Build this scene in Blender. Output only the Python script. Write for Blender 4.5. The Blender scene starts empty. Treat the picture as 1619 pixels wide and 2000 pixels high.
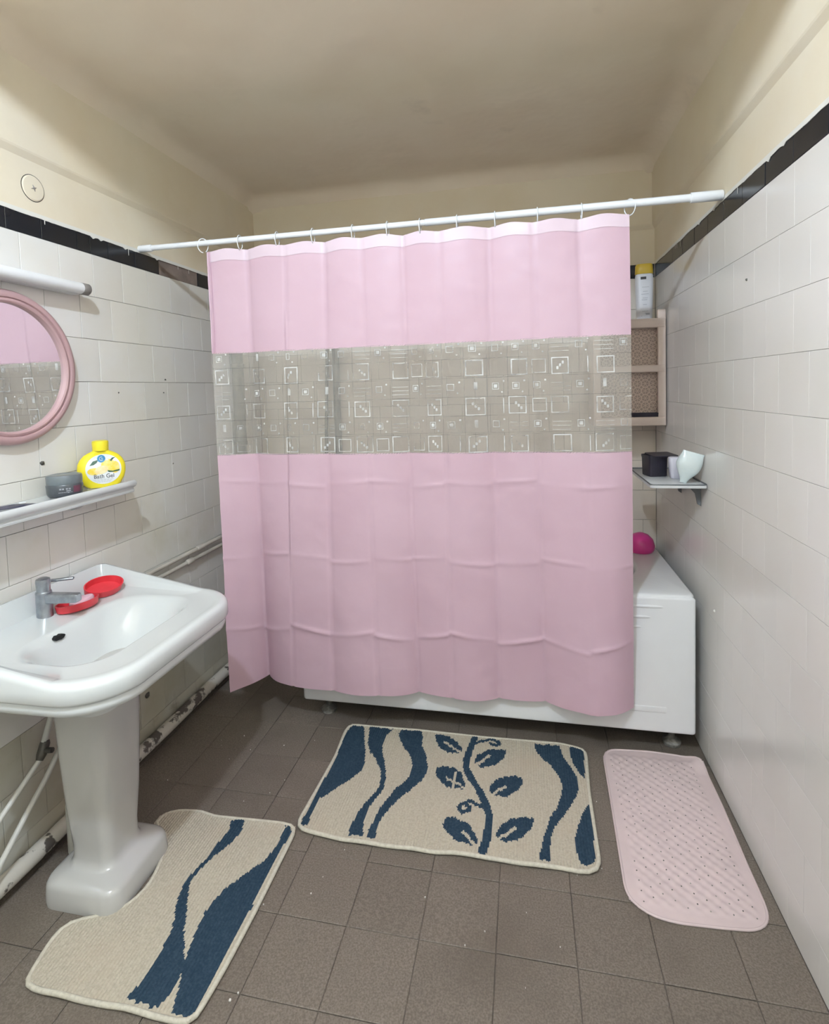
import bpy, bmesh, math, random
from mathutils import Matrix, Vector, noise

random.seed(7)
SC = bpy.context.scene
COL = SC.collection
PI = math.pi

# ------------------------------------------------------------------ camera
W, D = 2.12, 2.827            # room width (x) and back wall (y); floor z = 0
cam_d = bpy.data.cameras.new('camera')
cam = bpy.data.objects.new('camera', cam_d)
COL.objects.link(cam)
yaw, pitch, roll = 0.20376, -0.05553, 0.03034
rotm = Matrix.Rotation(yaw, 3, 'Z') @ Matrix.Rotation(pitch, 3, 'X') @ Matrix.Rotation(roll, 3, 'Y')
right, fwd, up = rotm.col[0], rotm.col[1], rotm.col[2]
M = Matrix.Identity(4)
for i in range(3):
    M[i][0], M[i][1], M[i][2] = right[i], up[i], -fwd[i]
M.translation = (1.4842, 0.0, 1.4037)
cam.matrix_world = M
cam_d.sensor_fit = 'HORIZONTAL'
cam_d.sensor_width = 36.0
cam_d.lens = 1043.17 / 1619 * 36.0
cam_d.shift_y = -(1000 - 817.55) / 1619
cam_d.clip_start = 0.02
SC.camera = cam

# ------------------------------------------------------------------ world, exposure
wd = bpy.data.worlds.new('world')
SC.world = wd
wd.use_nodes = True
wd.node_tree.nodes['Background'].inputs[0].default_value = (1, 1, 1, 1)
wd.node_tree.nodes['Background'].inputs[1].default_value = 0.0
vs = SC.view_settings
vs.view_transform = 'Standard'
vs.look = 'None'
vs.gamma = 1.0
vs.use_curve_mapping = False
vs.exposure = -0.22
LAMP_WATTS = 122.0
LAMP_COLOUR = (0.80, 0.955, 1.16)
LAMP_POS = (1.10, 0.0, 2.66)


# ------------------------------------------------------------------ materials
def srgb(r, g, b):
    f = lambda c: (c / 255 / 12.92) if c / 255 <= 0.04045 else ((c / 255 + 0.055) / 1.055) ** 2.4
    return (f(r), f(g), f(b), 1)


def mat(name, col, rough=0.5, col2=None, scale=6.0, detail=4.0, lo=0.4, hi=0.65, bump=0.0, bscale=60.0,
        metal=0.0, spec=0.5, rand=0.0, coat=0.0, emit=None, bdist=0.002, sss=0.0, col3=None, scale3=2.0, lo3=0.5, hi3=0.7):
    m = bpy.data.materials.new(name)
    m.use_nodes = True
    nt = m.node_tree
    b = nt.nodes['Principled BSDF']
    b.inputs['Roughness'].default_value = rough
    b.inputs['Metallic'].default_value = metal
    b.inputs['Specular IOR Level'].default_value = spec
    b.inputs['Coat Weight'].default_value = coat
    b.inputs['Base Color'].default_value = col
    geo = nt.nodes.new('ShaderNodeNewGeometry')
    pos = geo.outputs['Position']
    out = None

    def nz(sc, det=4.0, rg=0.55):
        n = nt.nodes.new('ShaderNodeTexNoise')
        n.inputs['Scale'].default_value = sc
        n.inputs['Detail'].default_value = det
        n.inputs['Roughness'].default_value = rg
        nt.links.new(pos, n.inputs['Vector'])
        return n.outputs['Fac']

    def ramp(fac, a, c):
        r = nt.nodes.new('ShaderNodeMapRange')
        r.inputs['From Min'].default_value = a
        r.inputs['From Max'].default_value = c
        nt.links.new(fac, r.inputs['Value'])
        return r.outputs['Result']

    def mix(fac, a, c):
        x = nt.nodes.new('ShaderNodeMix')
        x.data_type = 'RGBA'
        nt.links.new(fac, x.inputs[0])
        for s, i in ((a, 6), (c, 7)):
            if isinstance(s, tuple):
                x.inputs[i].default_value = s
            else:
                nt.links.new(s, x.inputs[i])
        return x.outputs[2]
    if col2:
        out = mix(ramp(nz(scale, detail), lo, hi), col, col2)
    if col3:
        out = mix(ramp(nz(scale3, 5.0, 0.6), lo3, hi3), out or col, col3)
    if rand > 0:
        oi = nt.nodes.new('ShaderNodeObjectInfo')
        r = nt.nodes.new('ShaderNodeMapRange')
        r.inputs['To Min'].default_value = 1 - rand
        r.inputs['To Max'].default_value = 1 + rand * 0.4
        nt.links.new(oi.outputs['Random'], r.inputs['Value'])
        h = nt.nodes.new('ShaderNodeHueSaturation')
        nt.links.new(r.outputs['Result'], h.inputs['Value'])
        if out:
            nt.links.new(out, h.inputs['Color'])
        else:
            h.inputs['Color'].default_value = col
        out = h.outputs['Color']
    if out:
        nt.links.new(out, b.inputs['Base Color'])
    if bump > 0:
        bp = nt.nodes.new('ShaderNodeBump')
        bp.inputs['Strength'].default_value = bump
        bp.inputs['Distance'].default_value = bdist
        nt.links.new(nz(bscale, 3.0), bp.inputs['Height'])
        nt.links.new(bp.outputs['Normal'], b.inputs['Normal'])
    if sss > 0:
        b.inputs['Subsurface Weight'].default_value = sss
        b.inputs['Subsurface Radius'].default_value = (0.01, 0.008, 0.008)
        b.inputs['Subsurface Scale'].default_value = 0.3
    if emit:
        b.inputs['Emission Color'].default_value = emit[0]
        b.inputs['Emission Strength'].default_value = emit[1]
    return m


def lin(r, g, b):
    return (r, g, b, 1)


MT = {}
MT['plaster'] = mat('cream_plaster', lin(.80, .72, .565), .75, lin(.775, .68, .505), 3.0, bump=.25, bscale=9, bdist=.01,
                    col3=lin(.71, .64, .515), scale3=1.3, lo3=.55, hi3=.8)
MT['ceiling'] = mat('ceiling_paint', lin(.86, .765, .615), .7, lin(.83, .72, .565), 2.2, bump=.45, bscale=4.5, bdist=.02,
                    col3=lin(.72, .63, .50), scale3=4.0, lo3=.64, hi3=.80)
MT['tile_left'] = mat('white_glazed_tile', lin(.79, .775, .735), .22, lin(.76, .725, .65), 2.5, bump=.06, bscale=14, rand=.05,
                      col3=lin(.62, .58, .44), scale3=1.7, lo3=.62, hi3=.86)
MT['tile_stained_shaded'] = mat('olive_stained_shaded_tile', lin(.60, .58, .50), .3, lin(.50, .46, .34), 3.5, lo=.40, hi=.70, bump=.08, bscale=14, rand=.08,
                         col3=lin(.30, .26, .18), scale3=6, lo3=.62, hi3=.80)  # olive stains, with the shade under the sink darkened into the colour
MT['tile_right'] = mat('warm_white_glazed_tile', lin(.80, .775, .735), .2, lin(.78, .745, .69), 2.0, bump=.05, bscale=14, rand=.03)
MT['tile_back'] = mat('beige_white_glazed_tile', lin(.83, .765, .66), .25, lin(.79, .71, .59), 2.0, bump=.05, bscale=14, rand=.05)
MT['grout'] = mat('grey_brown_grout', lin(.30, .26, .22), .9, lin(.42, .38, .33), 8)
MT['grout_light'] = mat('pale_grout', lin(.66, .64, .60), .9, lin(.36, .32, .28), 3, lo=.52, hi=.66)
MT['black_tile'] = mat('black_glazed_tile', lin(.012, .015, .022), .18, lin(.02, .02, .024), 9, rand=.3, bump=.05, bscale=30)
MT['mortar'] = mat('brown_mortar', lin(.26, .205, .175), .9, lin(.20, .155, .13), 14, bump=.4, bscale=60)
MT['paint_edge'] = mat('white_paint_edge', lin(.78, .76, .69), .7)
MT['floor_tile'] = mat('brown_speckled_cement_tile', lin(.140, .114, .090), .62, lin(.215, .182, .150), 230, 3, .38, .66,
                       bump=.3, bscale=160, rand=.08, col3=lin(.115, .092, .072), scale3=2.6, lo3=.5, hi3=.78)
MT['floor_joint'] = mat('dark_floor_joint', lin(.10, .082, .068), .9, lin(.17, .14, .12), 20)
MT['fleck'] = mat('white_fleck', lin(.75, .73, .68), .8)
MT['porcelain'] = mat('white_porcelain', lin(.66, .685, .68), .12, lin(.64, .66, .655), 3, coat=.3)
MT['porcelain_shaded'] = mat('shaded_white_porcelain', lin(.54, .53, .51), .14, lin(.52, .51, .485), 3, coat=.3)  # same porcelain as the basin, darkened to carry the pedestal's shade
MT['acrylic'] = mat('white_acrylic', lin(.80, .805, .81), .16, lin(.77, .77, .765), 3, coat=.2)
MT['plastic_white'] = mat('white_plastic', lin(.80, .81, .82), .3, lin(.77, .78, .78), 5)
MT['rod'] = mat('white_enamelled_metal', lin(.82, .83, .84), .25, lin(.79, .80, .81), 5)
MT['hole'] = mat('black_void', lin(.01, .01, .01), .9, lin(.015, .014, .013), 30)
MT['slot'] = mat('grey_slot', lin(.42, .43, .44), .6, lin(.38, .39, .40), 30)
MT['chrome'] = mat('dull_chrome', lin(.40, .43, .47), .28, lin(.30, .32, .35), 40, metal=.85, bump=.05, bscale=40)
MT['red'] = mat('red_plastic', lin(.78, .055, .075), .35, lin(.70, .045, .06), 8)
MT['soap'] = mat('pink_soap', lin(.80, .50, .58), .5, lin(.74, .45, .53), 12, bump=.1)
MT['frame_pink'] = mat('dusty_pink_plastic', lin(.50, .325, .33), .32, lin(.46, .30, .305), 5)
MT['grey_cap'] = mat('grey_plastic', lin(.26, .24, .22), .5, lin(.2, .19, .18), 20)
MT['yellow'] = mat('yellow_plastic', lin(.88, .74, .03), .32, lin(.84, .69, .03), 6)
MT['label_white'] = mat('white_paper_label', lin(.80, .82, .83), .45, lin(.77, .79, .80), 10)
MT['lemon'] = mat('lemon_print', lin(.86, .62, .05), .5, lin(.84, .70, .25), 60)
MT['lemon_pale'] = mat('pale_lemon_print', lin(.85, .76, .48), .5, lin(.84, .65, .30), 60)
MT['leaf_green'] = mat('dark_green_print', lin(.03, .09, .045), .5, lin(.05, .12, .05), 60)
MT['logo_blue'] = mat('blue_print', lin(.03, .22, .45), .5, lin(.04, .27, .5), 60)
MT['ink'] = mat('black_ink', lin(.03, .03, .035), .5, lin(.05, .05, .05), 60)
MT['ink_grey'] = mat('grey_ink', lin(.35, .36, .4), .5, lin(.42, .43, .45), 60)
MT['jar'] = mat('charcoal_plastic', lin(.075, .085, .095), .3, lin(.06, .065, .075), 30)
MT['jar_lid'] = mat('grey_lid_plastic', lin(.17, .195, .21), .28, lin(.14, .16, .17), 30)
MT['maroon'] = mat('maroon_print', lin(.16, .05, .08), .4, lin(.12, .05, .07), 60)
MT['sachet'] = mat('dark_foil', lin(.045, .045, .075), .35, lin(.09, .085, .12), 30, bump=.2, bscale=80)
MT['pipe'] = mat('cream_painted_pipe', lin(.60, .56, .50), .55, lin(.50, .46, .40), 10, bump=.2, bscale=60)
MT['pipe_peel'] = mat('peeling_painted_pipe', lin(.62, .58, .51), .7, lin(.10, .085, .075), 16, 6, .56, .60, bump=.5, bscale=40,
                      col3=lin(.12, .10, .09), scale3=6, lo3=.57, hi3=.60)
MT['hose'] = mat('white_hose', lin(.66, .65, .60), .4, lin(.6, .58, .52), 10)
MT['valve'] = mat('dark_brass', lin(.09, .085, .075), .5, lin(.14, .13, .11), 30, metal=.4)
MT['cabinet'] = mat('pinkish_beige_plastic', lin(.80, .67, .58), .45, lin(.77, .64, .55), 5)
MT['lattice'] = mat('beige_plastic_lattice', lin(.80, .66, .55), .5, lin(.76, .62, .52), 8)
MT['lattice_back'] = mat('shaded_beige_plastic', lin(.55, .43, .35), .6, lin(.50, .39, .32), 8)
MT['cap_yellow'] = mat('mustard_cap', lin(.68, .47, .05), .4, lin(.62, .43, .05), 8)
MT['bottle_white'] = mat('white_bottle_plastic', lin(.74, .75, .77), .35, lin(.71, .72, .74), 6)
MT['black_plastic'] = mat('black_plastic', lin(.022, .02, .03), .4, lin(.035, .03, .045), 12, bump=.15, bscale=50)
MT['glass_shelf'] = mat('frosted_shelf', lin(.70, .71, .71), .3, lin(.64, .64, .63), 10)
MT['bracket'] = mat('grey_metal_bracket', lin(.16, .17, .18), .45, lin(.22, .23, .23), 20, metal=.3)
MT['packet'] = mat('pale_green_white_film', lin(.68, .745, .73), .22, lin(.62, .70, .70), 14, bump=.5, bscale=35, bdist=.004)
MT['lilac'] = mat('lilac_white_plastic', lin(.66, .64, .70), .45, lin(.60, .58, .64), 14, bump=.2, bscale=50)
MT['magenta'] = mat('magenta_plastic', lin(.72, .06, .30), .3, lin(.66, .05, .27), 6)
MT['rug_cream'] = mat('cream_pile', lin(.54, .49, .39), .95, lin(.45, .40, .315), 160, 3, .4, .68, bump=.8, bscale=260, bdist=.002,
                      spec=.1, col3=lin(.50, .43, .335), scale3=5, lo3=.52, hi3=.75)
MT['rug_blue'] = mat('navy_blue_pile', lin(.026, .050, .080), .95, lin(.040, .070, .102), 160, 3, .4, .68, bump=.8, bscale=260, bdist=.002, spec=.1)
MT['binding'] = mat('cream_binding', lin(.64, .60, .50), .9, lin(.55, .51, .42), 120, bump=.4, bscale=300, spec=.1)
MT['mat_pink'] = mat('pale_pink_rubber', lin(.70, .57, .56), .42, lin(.66, .54, .53), 10, spec=.4)
MT['foot'] = mat('grimy_foot', lin(.10, .095, .085), .7, lin(.35, .33, .29), 30)
MT['wood'] = mat('cream_painted_wood', lin(.70, .66, .58), .5, lin(.66, .62, .54), 4)
MT['front_paint'] = mat('pale_wall_paint', lin(.80, .77, .70), .75, lin(.76, .73, .65), 3)
MT['bulb'] = mat('glowing_bulb', lin(1, 1, 1), .5)


def pink_pvc():
    m = mat('pink_vinyl', lin(.74, .52, .605), .40, lin(.72, .495, .58), 4, bump=.3, bscale=7, bdist=.012, spec=.35)
    nt = m.node_tree
    b = nt.nodes['Principled BSDF']
    o = nt.nodes['Material Output']
    tr = nt.nodes.new('ShaderNodeBsdfTranslucent')
    tr.inputs['Color'].default_value = (.78, .48, .6, 1)
    mx = nt.nodes.new('ShaderNodeMixShader')
    mx.inputs[0].default_value = .18
    nt.links.new(b.outputs[0], mx.inputs[1])
    nt.links.new(tr.outputs[0], mx.inputs[2])
    nt.links.new(mx.outputs[0], o.inputs[0])
    return m


def clear_pvc():
    m = mat('clear_vinyl', lin(.78, .73, .65), .5, lin(.68, .63, .56), 12)
    nt = m.node_tree
    b = nt.nodes['Principled BSDF']
    o = nt.nodes['Material Output']
    geo = nt.nodes.new('ShaderNodeNewGeometry')
    n = nt.nodes.new('ShaderNodeTexNoise')
    n.inputs['Scale'].default_value = 38
    n.inputs['Detail'].default_value = 3
    nt.links.new(geo.outputs['Position'], n.inputs['Vector'])
    bp = nt.nodes.new('ShaderNodeBump')
    bp.inputs['Strength'].default_value = .55
    bp.inputs['Distance'].default_value = .006
    nt.links.new(n.outputs['Fac'], bp.inputs['Height'])
    gl = nt.nodes.new('ShaderNodeBsdfGlossy')
    gl.inputs['Roughness'].default_value = .14
    gl.inputs['Color'].default_value = (.9, .9, .9, 1)
    nt.links.new(bp.outputs['Normal'], gl.inputs['Normal'])
    tr = nt.nodes.new('ShaderNodeBsdfTransparent')
    tr.inputs['Color'].default_value = (.95, .95, .94, 1)
    m1 = nt.nodes.new('ShaderNodeMixShader')
    m1.inputs[0].default_value = .29
    nt.links.new(tr.outputs[0], m1.inputs[1])
    nt.links.new(b.outputs[0], m1.inputs[2])
    m2 = nt.nodes.new('ShaderNodeMixShader')
    m2.inputs[0].default_value = .07
    nt.links.new(m1.outputs[0], m2.inputs[1])
    nt.links.new(gl.outputs[0], m2.inputs[2])
    nt.links.new(m2.outputs[0], o.inputs[0])
    return m


MT['pink'] = pink_pvc()
MT['pink_hem'] = mat('pale_pink_vinyl_hem', lin(.73, .58, .645), .4, lin(.71, .555, .62), 5, bump=.1, bscale=20, spec=.35)
MT['clear'] = clear_pvc()


def film(name, col, lo, hi, scale, most):
    """patchy printed film: opaque ink wearing off to clear vinyl"""
    m = mat(name, col, .35, tuple(c * .9 for c in col[:3]) + (1,), 30)
    nt = m.node_tree
    b, o = nt.nodes['Principled BSDF'], nt.nodes['Material Output']
    geo = nt.nodes.new('ShaderNodeNewGeometry')
    n = nt.nodes.new('ShaderNodeTexNoise')
    n.inputs['Scale'].default_value = scale
    n.inputs['Detail'].default_value = 3
    nt.links.new(geo.outputs['Position'], n.inputs['Vector'])
    r = nt.nodes.new('ShaderNodeMapRange')
    r.inputs['From Min'].default_value = lo
    r.inputs['From Max'].default_value = hi
    r.inputs['To Max'].default_value = most
    nt.links.new(n.outputs['Fac'], r.inputs['Value'])
    tr = nt.nodes.new('ShaderNodeBsdfTransparent')
    mx = nt.nodes.new('ShaderNodeMixShader')
    nt.links.new(r.outputs['Result'], mx.inputs[0])
    nt.links.new(tr.outputs[0], mx.inputs[1])
    nt.links.new(b.outputs[0], mx.inputs[2])
    nt.links.new(mx.outputs[0], o.inputs[0])
    return m


MT['print_white'] = film('white_translucent_print', lin(.86, .86, .84), .34, .62, 11, .80)
MT['print_grey'] = film('grey_emboss_line', lin(.26, .25, .23), .42, .66, 7, .6)
mm = bpy.data.materials.new('mirror_glass')
mm.use_nodes = True
_b = mm.node_tree.nodes['Principled BSDF']
_b.inputs['Base Color'].default_value = (.86, .87, .88, 1)
_b.inputs['Metallic'].default_value = 1
_b.inputs['Roughness'].default_value = .015
MT['mirror'] = mm
_b = MT['bulb'].node_tree.nodes['Principled BSDF']
_b.inputs['Emission Color'].default_value = (*LAMP_COLOUR, 1)
_b.inputs['Emission Strength'].default_value = LAMP_WATTS / (4 * PI * PI * .032 * .032)


# ------------------------------------------------------------------ mesh helpers
class MB:
    def __init__(s):
        s.v, s.f, s.m = [], [], []

    def add(s, vs_, fs, mi=0):
        o = len(s.v)
        s.v += [tuple(p) for p in vs_]
        s.f += [tuple(i + o for i in f) for f in fs]
        s.m += [mi] * len(fs)
        return s

    def box(s, x0, x1, y0, y1, z0, z1, mi=0):
        vs_ = [(x, y, z) for z in (z0, z1) for y in (y0, y1) for x in (x0, x1)]
        return s.add(vs_, [(0, 2, 3, 1), (4, 5, 7, 6), (0, 1, 5, 4), (2, 6, 7, 3), (0, 4, 6, 2), (1, 3, 7, 5)], mi)

    def rbox(s, x0, x1, y0, y1, z0, z1, r=.003, seg=2, mi=0):
        bm = bmesh.new()
        bmesh.ops.create_cube(bm, size=1)
        for v in bm.verts:
            v.co = ((x0 + x1) / 2 + v.co.x * (x1 - x0), (y0 + y1) / 2 + v.co.y * (y1 - y0), (z0 + z1) / 2 + v.co.z * (z1 - z0))
        r = min(r, .49 * min(x1 - x0, y1 - y0, z1 - z0))
        bmesh.ops.bevel(bm, geom=bm.edges[:], offset=r, segments=seg, profile=.5, affect='EDGES')
        bm.verts.index_update()
        s.add([v.co[:] for v in bm.verts], [[v.index for v in f.verts] for f in bm.faces], mi)
        bm.free()
        return s

    def rings(s, rs, cap0=True, cap1=True, mi=0, closed=True):
        n = len(rs[0])
        o = len(s.v)
        for r in rs:
            s.v += [tuple(p) for p in r]
        for k in range(len(rs) - 1):
            for i in range(n if closed else n - 1):
                j = (i + 1) % n
                s.f.append((o + k * n + i, o + k * n + j, o + (k + 1) * n + j, o + (k + 1) * n + i))
                s.m.append(mi)
        if cap0:
            s.f.append(tuple(o + i for i in reversed(range(n))))
            s.m.append(mi)
        if cap1:
            s.f.append(tuple(o + (len(rs) - 1) * n + i for i in range(n)))
            s.m.append(mi)
        return s

    def tube(s, pts, r, n=12, mi=0, caps=True):
        pts = [Vector(p) for p in pts]
        rs = r if isinstance(r, (list, tuple)) else [r] * len(pts)
        ref = None
        out = []
        for i, p in enumerate(pts):
            t = (pts[min(i + 1, len(pts) - 1)] - pts[max(i - 1, 0)]).normalized()
            if ref is None:
                ref = t.orthogonal().normalized()
            ref = (ref - t * ref.dot(t)).normalized()
            b = t.cross(ref)
            out.append([p + (ref * math.cos(a) + b * math.sin(a)) * rs[i] for a in [2 * PI * k / n for k in range(n)]])
        return s.rings(out, caps, caps, mi)

    def lathe(s, prof, n=32, mat4=None, mi=0, caps=True):
        mat4 = mat4 or Matrix.Identity(4)
        rs = [[mat4 @ Vector((r * math.cos(2 * PI * k / n), r * math.sin(2 * PI * k / n), z)) for k in range(n)] for r, z in prof]
        return s.rings(rs, caps, caps, mi)

    def prism(s, poly, f0, f1, mi=0):
        """poly: 2-D points, f0/f1 map a 2-D point to the bottom / top 3-D point"""
        a = [f0(p) for p in poly]
        b = [f1(p) for p in poly]
        return s.rings([a, b], True, True, mi)

    def xf(s, m4):
        s.v = [tuple(m4 @ Vector(p)) for p in s.v]
        return s

    def mesh(s, name):
        me = bpy.data.meshes.new(name)
        me.from_pydata(s.v, [], s.f)
        me.update()
        bm = bmesh.new()
        bm.from_mesh(me)
        bmesh.ops.recalc_face_normals(bm, faces=bm.faces[:])
        bm.to_mesh(me)
        bm.free()
        return me

    def build(s, name, mats, parent=None, smooth=None, base=None):
        me = s.mesh(name)
        for mm_ in (mats if isinstance(mats, (list, tuple)) else [mats]):
            me.materials.append(MT[mm_])
        if len(s.m) == len(me.polygons):
            me.polygons.foreach_set('material_index', s.m)
        if smooth is not None:
            me.polygons.foreach_set('use_smooth', [True] * len(me.polygons))
            if smooth < 179:
                me.set_sharp_from_angle(angle=math.radians(smooth))
        o = bpy.data.objects.new(name, me)
        COL.objects.link(o)
        if parent is not None:
            o.parent = parent
            o.matrix_parent_inverse = Matrix.Translation(-parent.location)
        return o


def thing(name, label, cat, loc, group=None):
    o = bpy.data.objects.new(name, None)
    o.empty_display_size = .05
    o.location = loc
    COL.objects.link(o)
    return tag(o, label, cat, group)


def tag(o, label, cat, group=None):
    o['label'] = label
    o['category'] = cat
    if group:
        o['group'] = group
    return o


def struct(o, label=None, cat=None):
    o['kind'] = 'structure'
    if label:
        o['label'] = label
    if cat:
        o['category'] = cat
    return o


def rrect(cx, cy, hx, hy, r, z, n=8, zf=None):
    """rounded rectangle ring in the xy plane"""
    r = min(r, hx * .999, hy * .999)
    out = []
    for qx, qy, a0 in ((1, 1, 0), (-1, 1, PI / 2), (-1, -1, PI), (1, -1, 3 * PI / 2)):
        for k in range(n):
            a = a0 + PI / 2 * k / (n - 1)
            x, y = cx + qx * (hx - r) + r * math.cos(a), cy + qy * (hy - r) + r * math.sin(a)
            out.append((x, y, z if zf is None else zf(x, y, z)))
    return out


def inpoly(p, poly):
    x, y = p
    c = False
    j = len(poly) - 1
    for i in range(len(poly)):
        xi, yi = poly[i]
        xj, yj = poly[j]
        if (yi > y) != (yj > y) and x < (xj - xi) * (y - yi) / (yj - yi) + xi:
            c = not c
        j = i
    return c


def segdist(p, line):
    best = 9
    for (x0, y0), (x1, y1) in zip(line, line[1:]):
        dx, dy = x1 - x0, y1 - y0
        t = max(0, min(1, ((p[0] - x0) * dx + (p[1] - y0) * dy) / (dx * dx + dy * dy + 1e-12)))
        best = min(best, math.hypot(p[0] - x0 - t * dx, p[1] - y0 - t * dy))
    return best


def sstep(a, b, x):
    t = max(0, min(1, (x - a) / (b - a)))
    return t * t * (3 - 2 * t)


def text_mesh(body, size, extrude):
    c = bpy.data.curves.new('txt', 'FONT')
    c.body = body
    c.size = size
    c.extrude = extrude
    c.align_x = 'CENTER'
    o = bpy.data.objects.new('txt', c)
    COL.objects.link(o)
    bpy.context.view_layer.update()
    me = bpy.data.meshes.new_from_object(o.evaluated_get(bpy.context.evaluated_depsgraph_get()))
    bpy.data.objects.remove(o)
    return me


# ================================================================== STRUCTURE
Z1, ZS, ZMD, ZC = 1.9125, 1.977, 2.149, 2.48
Y_FRONT = -.95


def wall_profile(sgn, off):
    """(offset from face, z) profile: mortar bed, plaster, proud upper plaster"""
    pr = [(-.12, -.02), (-.0045, -.02), (-.0045, ZS), (.0015, ZS + .001), (.0015, ZMD - .006), (.006, ZMD + .001),
          (.013, ZMD + .012), (.015, ZMD + .018), (.015, 3.0), (-.12, 3.0)]
    return [(off + sgn * a, z) for a, z in pr]


wl = MB()
wl.rings([[(x, y, z) for x, z in wall_profile(1, 0)] for y in (Y_FRONT, D + .12)])
wall_left = struct(wl.build('wall_left', ['grout', 'plaster']), 'tiled left wall with cream plaster above', 'wall')
wr = MB()
wr.rings([[(x, y, z) for x, z in wall_profile(-1, W)] for y in (Y_FRONT, D + .12)])
wall_right = struct(wr.build('wall_right', ['grout_light', 'plaster']), 'tiled right wall with cream plaster above', 'wall')
wb = MB()
wb.rings([[(x, y, z) for y, z in wall_profile(-1, D)] for x in (-.12, W + .12)])
wall_back = struct(wb.build('wall_back', ['grout', 'plaster']), 'tiled wall behind the bathtub', 'wall')
for w_ in (wall_left, wall_right, wall_back):
    for p in w_.data.polygons:
        p.material_index = 1 if p.center.z > ZS - .01 and p.area < 8 and p.normal.z < .9 else 0
        if p.center.z > ZS:
            p.material_index = 1
wf = MB()
wf.box(-.12, W + .12, Y_FRONT - .12, Y_FRONT, -.02, 3.0)
wall_front = struct(wf.build('wall_front', 'front_paint'), 'plain pale wall behind the camera', 'wall')

# ceiling: low slab with rounded coves over the bath, higher part at the entrance
cb = MB()
YE = .67
nx, ny = 56, 60
xs = [.0 + W * i / nx for i in range(nx + 1)]
ys = [YE + (D - YE) * j / ny for j in range(ny + 1)]
rc = .075


def ceil_z(x, y):
    dx = min(x, W - x) - .014
    dy = D - y - .014
    u, v = max(0, rc - dx), max(0, rc - dy)
    q = min(rc, math.hypot(u, v))
    return ZC - (rc - math.sqrt(max(0, rc * rc - q * q))) + .006 * noise.noise((x * 2.3, y * 2.3, 3.1)) * sstep(.0, .25, y - YE)


rows = []
for y in ys:
    rows.append([(x, y, ceil_z(x, y)) for x in xs])
cb.rings(rows, False, False, 0, closed=False)
cb.box(-.05, W + .05, YE, YE + .10, ZC + .004, 3.0)
ceiling = struct(cb.build('ceiling', 'ceiling', None, 50), 'dingy cream ceiling with rounded coves', 'ceiling')
ch = MB()
ch.box(-.12, W + .12, Y_FRONT - .12, YE + .1, 2.95, 3.05)
struct(ch.build('ceiling', 'ceiling'), 'higher ceiling above the entrance', 'ceiling')

# floor: bed with individual cement tiles
fb = MB()
fb.box(-.12, W + .12, Y_FRONT - .12, D + .12, -.08, -.004)
floor = struct(fb.build('floor', 'floor_joint'), 'worn brown cement tile floor', 'floor')


def chamfer_tile(name, sx, sy, h, c, m):
    """unit tile lying in local xy, face up at z=0, centre at origin"""
    b = MB()
    o = [(-sx / 2, -sy / 2), (sx / 2, -sy / 2), (sx / 2, sy / 2), (-sx / 2, sy / 2)]
    i = [(-sx / 2 + c, -sy / 2 + c), (sx / 2 - c, -sy / 2 + c), (sx / 2 - c, sy / 2 - c), (-sx / 2 + c, sy / 2 - c)]
    b.rings([[(x, y, -h) for x, y in o], [(x, y, -c * .7) for x, y in o], [(x, y, 0) for x, y in i]])
    me = b.mesh(name)
    me.materials.append(MT[m])
    return me


def child(name, me, parent, m4):
    o = bpy.data.objects.new(name, me)
    COL.objects.link(o)
    o.parent = parent
    o.matrix_local = m4
    return o


FT = .195
ftile = chamfer_tile('floor_tile', FT - .0016, FT - .0016, .012, .0016, 'floor_tile')
i0 = math.floor((0 - .805) / FT)
for i in range(i0, 8):
    for j in range(-12, 9):
        x0, x1 = max(.805 + i * FT, .0), min(.805 + (i + 1) * FT, W)
        y0, y1 = max(1.452 + j * FT, Y_FRONT), min(1.452 + (j + 1) * FT, D)
        if x1 - x0 < .015 or y1 - y0 < .015:
            continue
        m4 = Matrix.Translation(((x0 + x1) / 2, (y0 + y1) / 2, random.uniform(-.0015, 0)))
        m4 = m4 @ Matrix.Rotation(random.gauss(0, .0022), 4, 'X') @ Matrix.Rotation(random.gauss(0, .0022), 4, 'Y')
        m4 = m4 @ Matrix.Diagonal(((x1 - x0) / FT, (y1 - y0) / FT, 1, 1))
        child('floor_tile', ftile, floor, m4)
fl = MB()
for k in range(70):
    x, y = random.uniform(.1, 2.05), random.uniform(.75, 2.0)
    if k < 7:
        x, y = [(.873, 1.326), (.756, 1.273), (.80, 1.062), (.79, 1.045), (.33, 1.93), (1.19, 1.37), (.52, 1.9)][k]
    r = random.uniform(.0008, .0018) if k >= 7 else random.uniform(.002, .0034)
    n = 5
    ring = [(x + r * random.uniform(.6, 1.2) * math.cos(2 * PI * q / n), y + r * random.uniform(.6, 1.2) * math.sin(2 * PI * q / n)) for q in range(n)]
    fl.rings([[(a, b, -.002) for a, b in ring], [(a, b, .0018) for a, b in ring]], False, True)
fo = fl.build('paint_flecks', 'fleck', floor)
fo['kind'] = 'stuff'


# wall tiles
def tile_frame(kind):
    # local x -> along wall, local y -> up, local z -> out of the wall
    if kind == 'left':
        return lambda a, z: Matrix(((0, 0, 1, 0), (1, 0, 0, a), (0, 1, 0, z), (0, 0, 0, 1)))
    if kind == 'right':
        return lambda a, z: Matrix(((0, 0, -1, W), (-1, 0, 0, a), (0, 1, 0, z), (0, 0, 0, 1)))
    return lambda a, z: Matrix(((1, 0, 0, a), (0, 0, -1, D), (0, 1, 0, z), (0, 0, 0, 1)))


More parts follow.
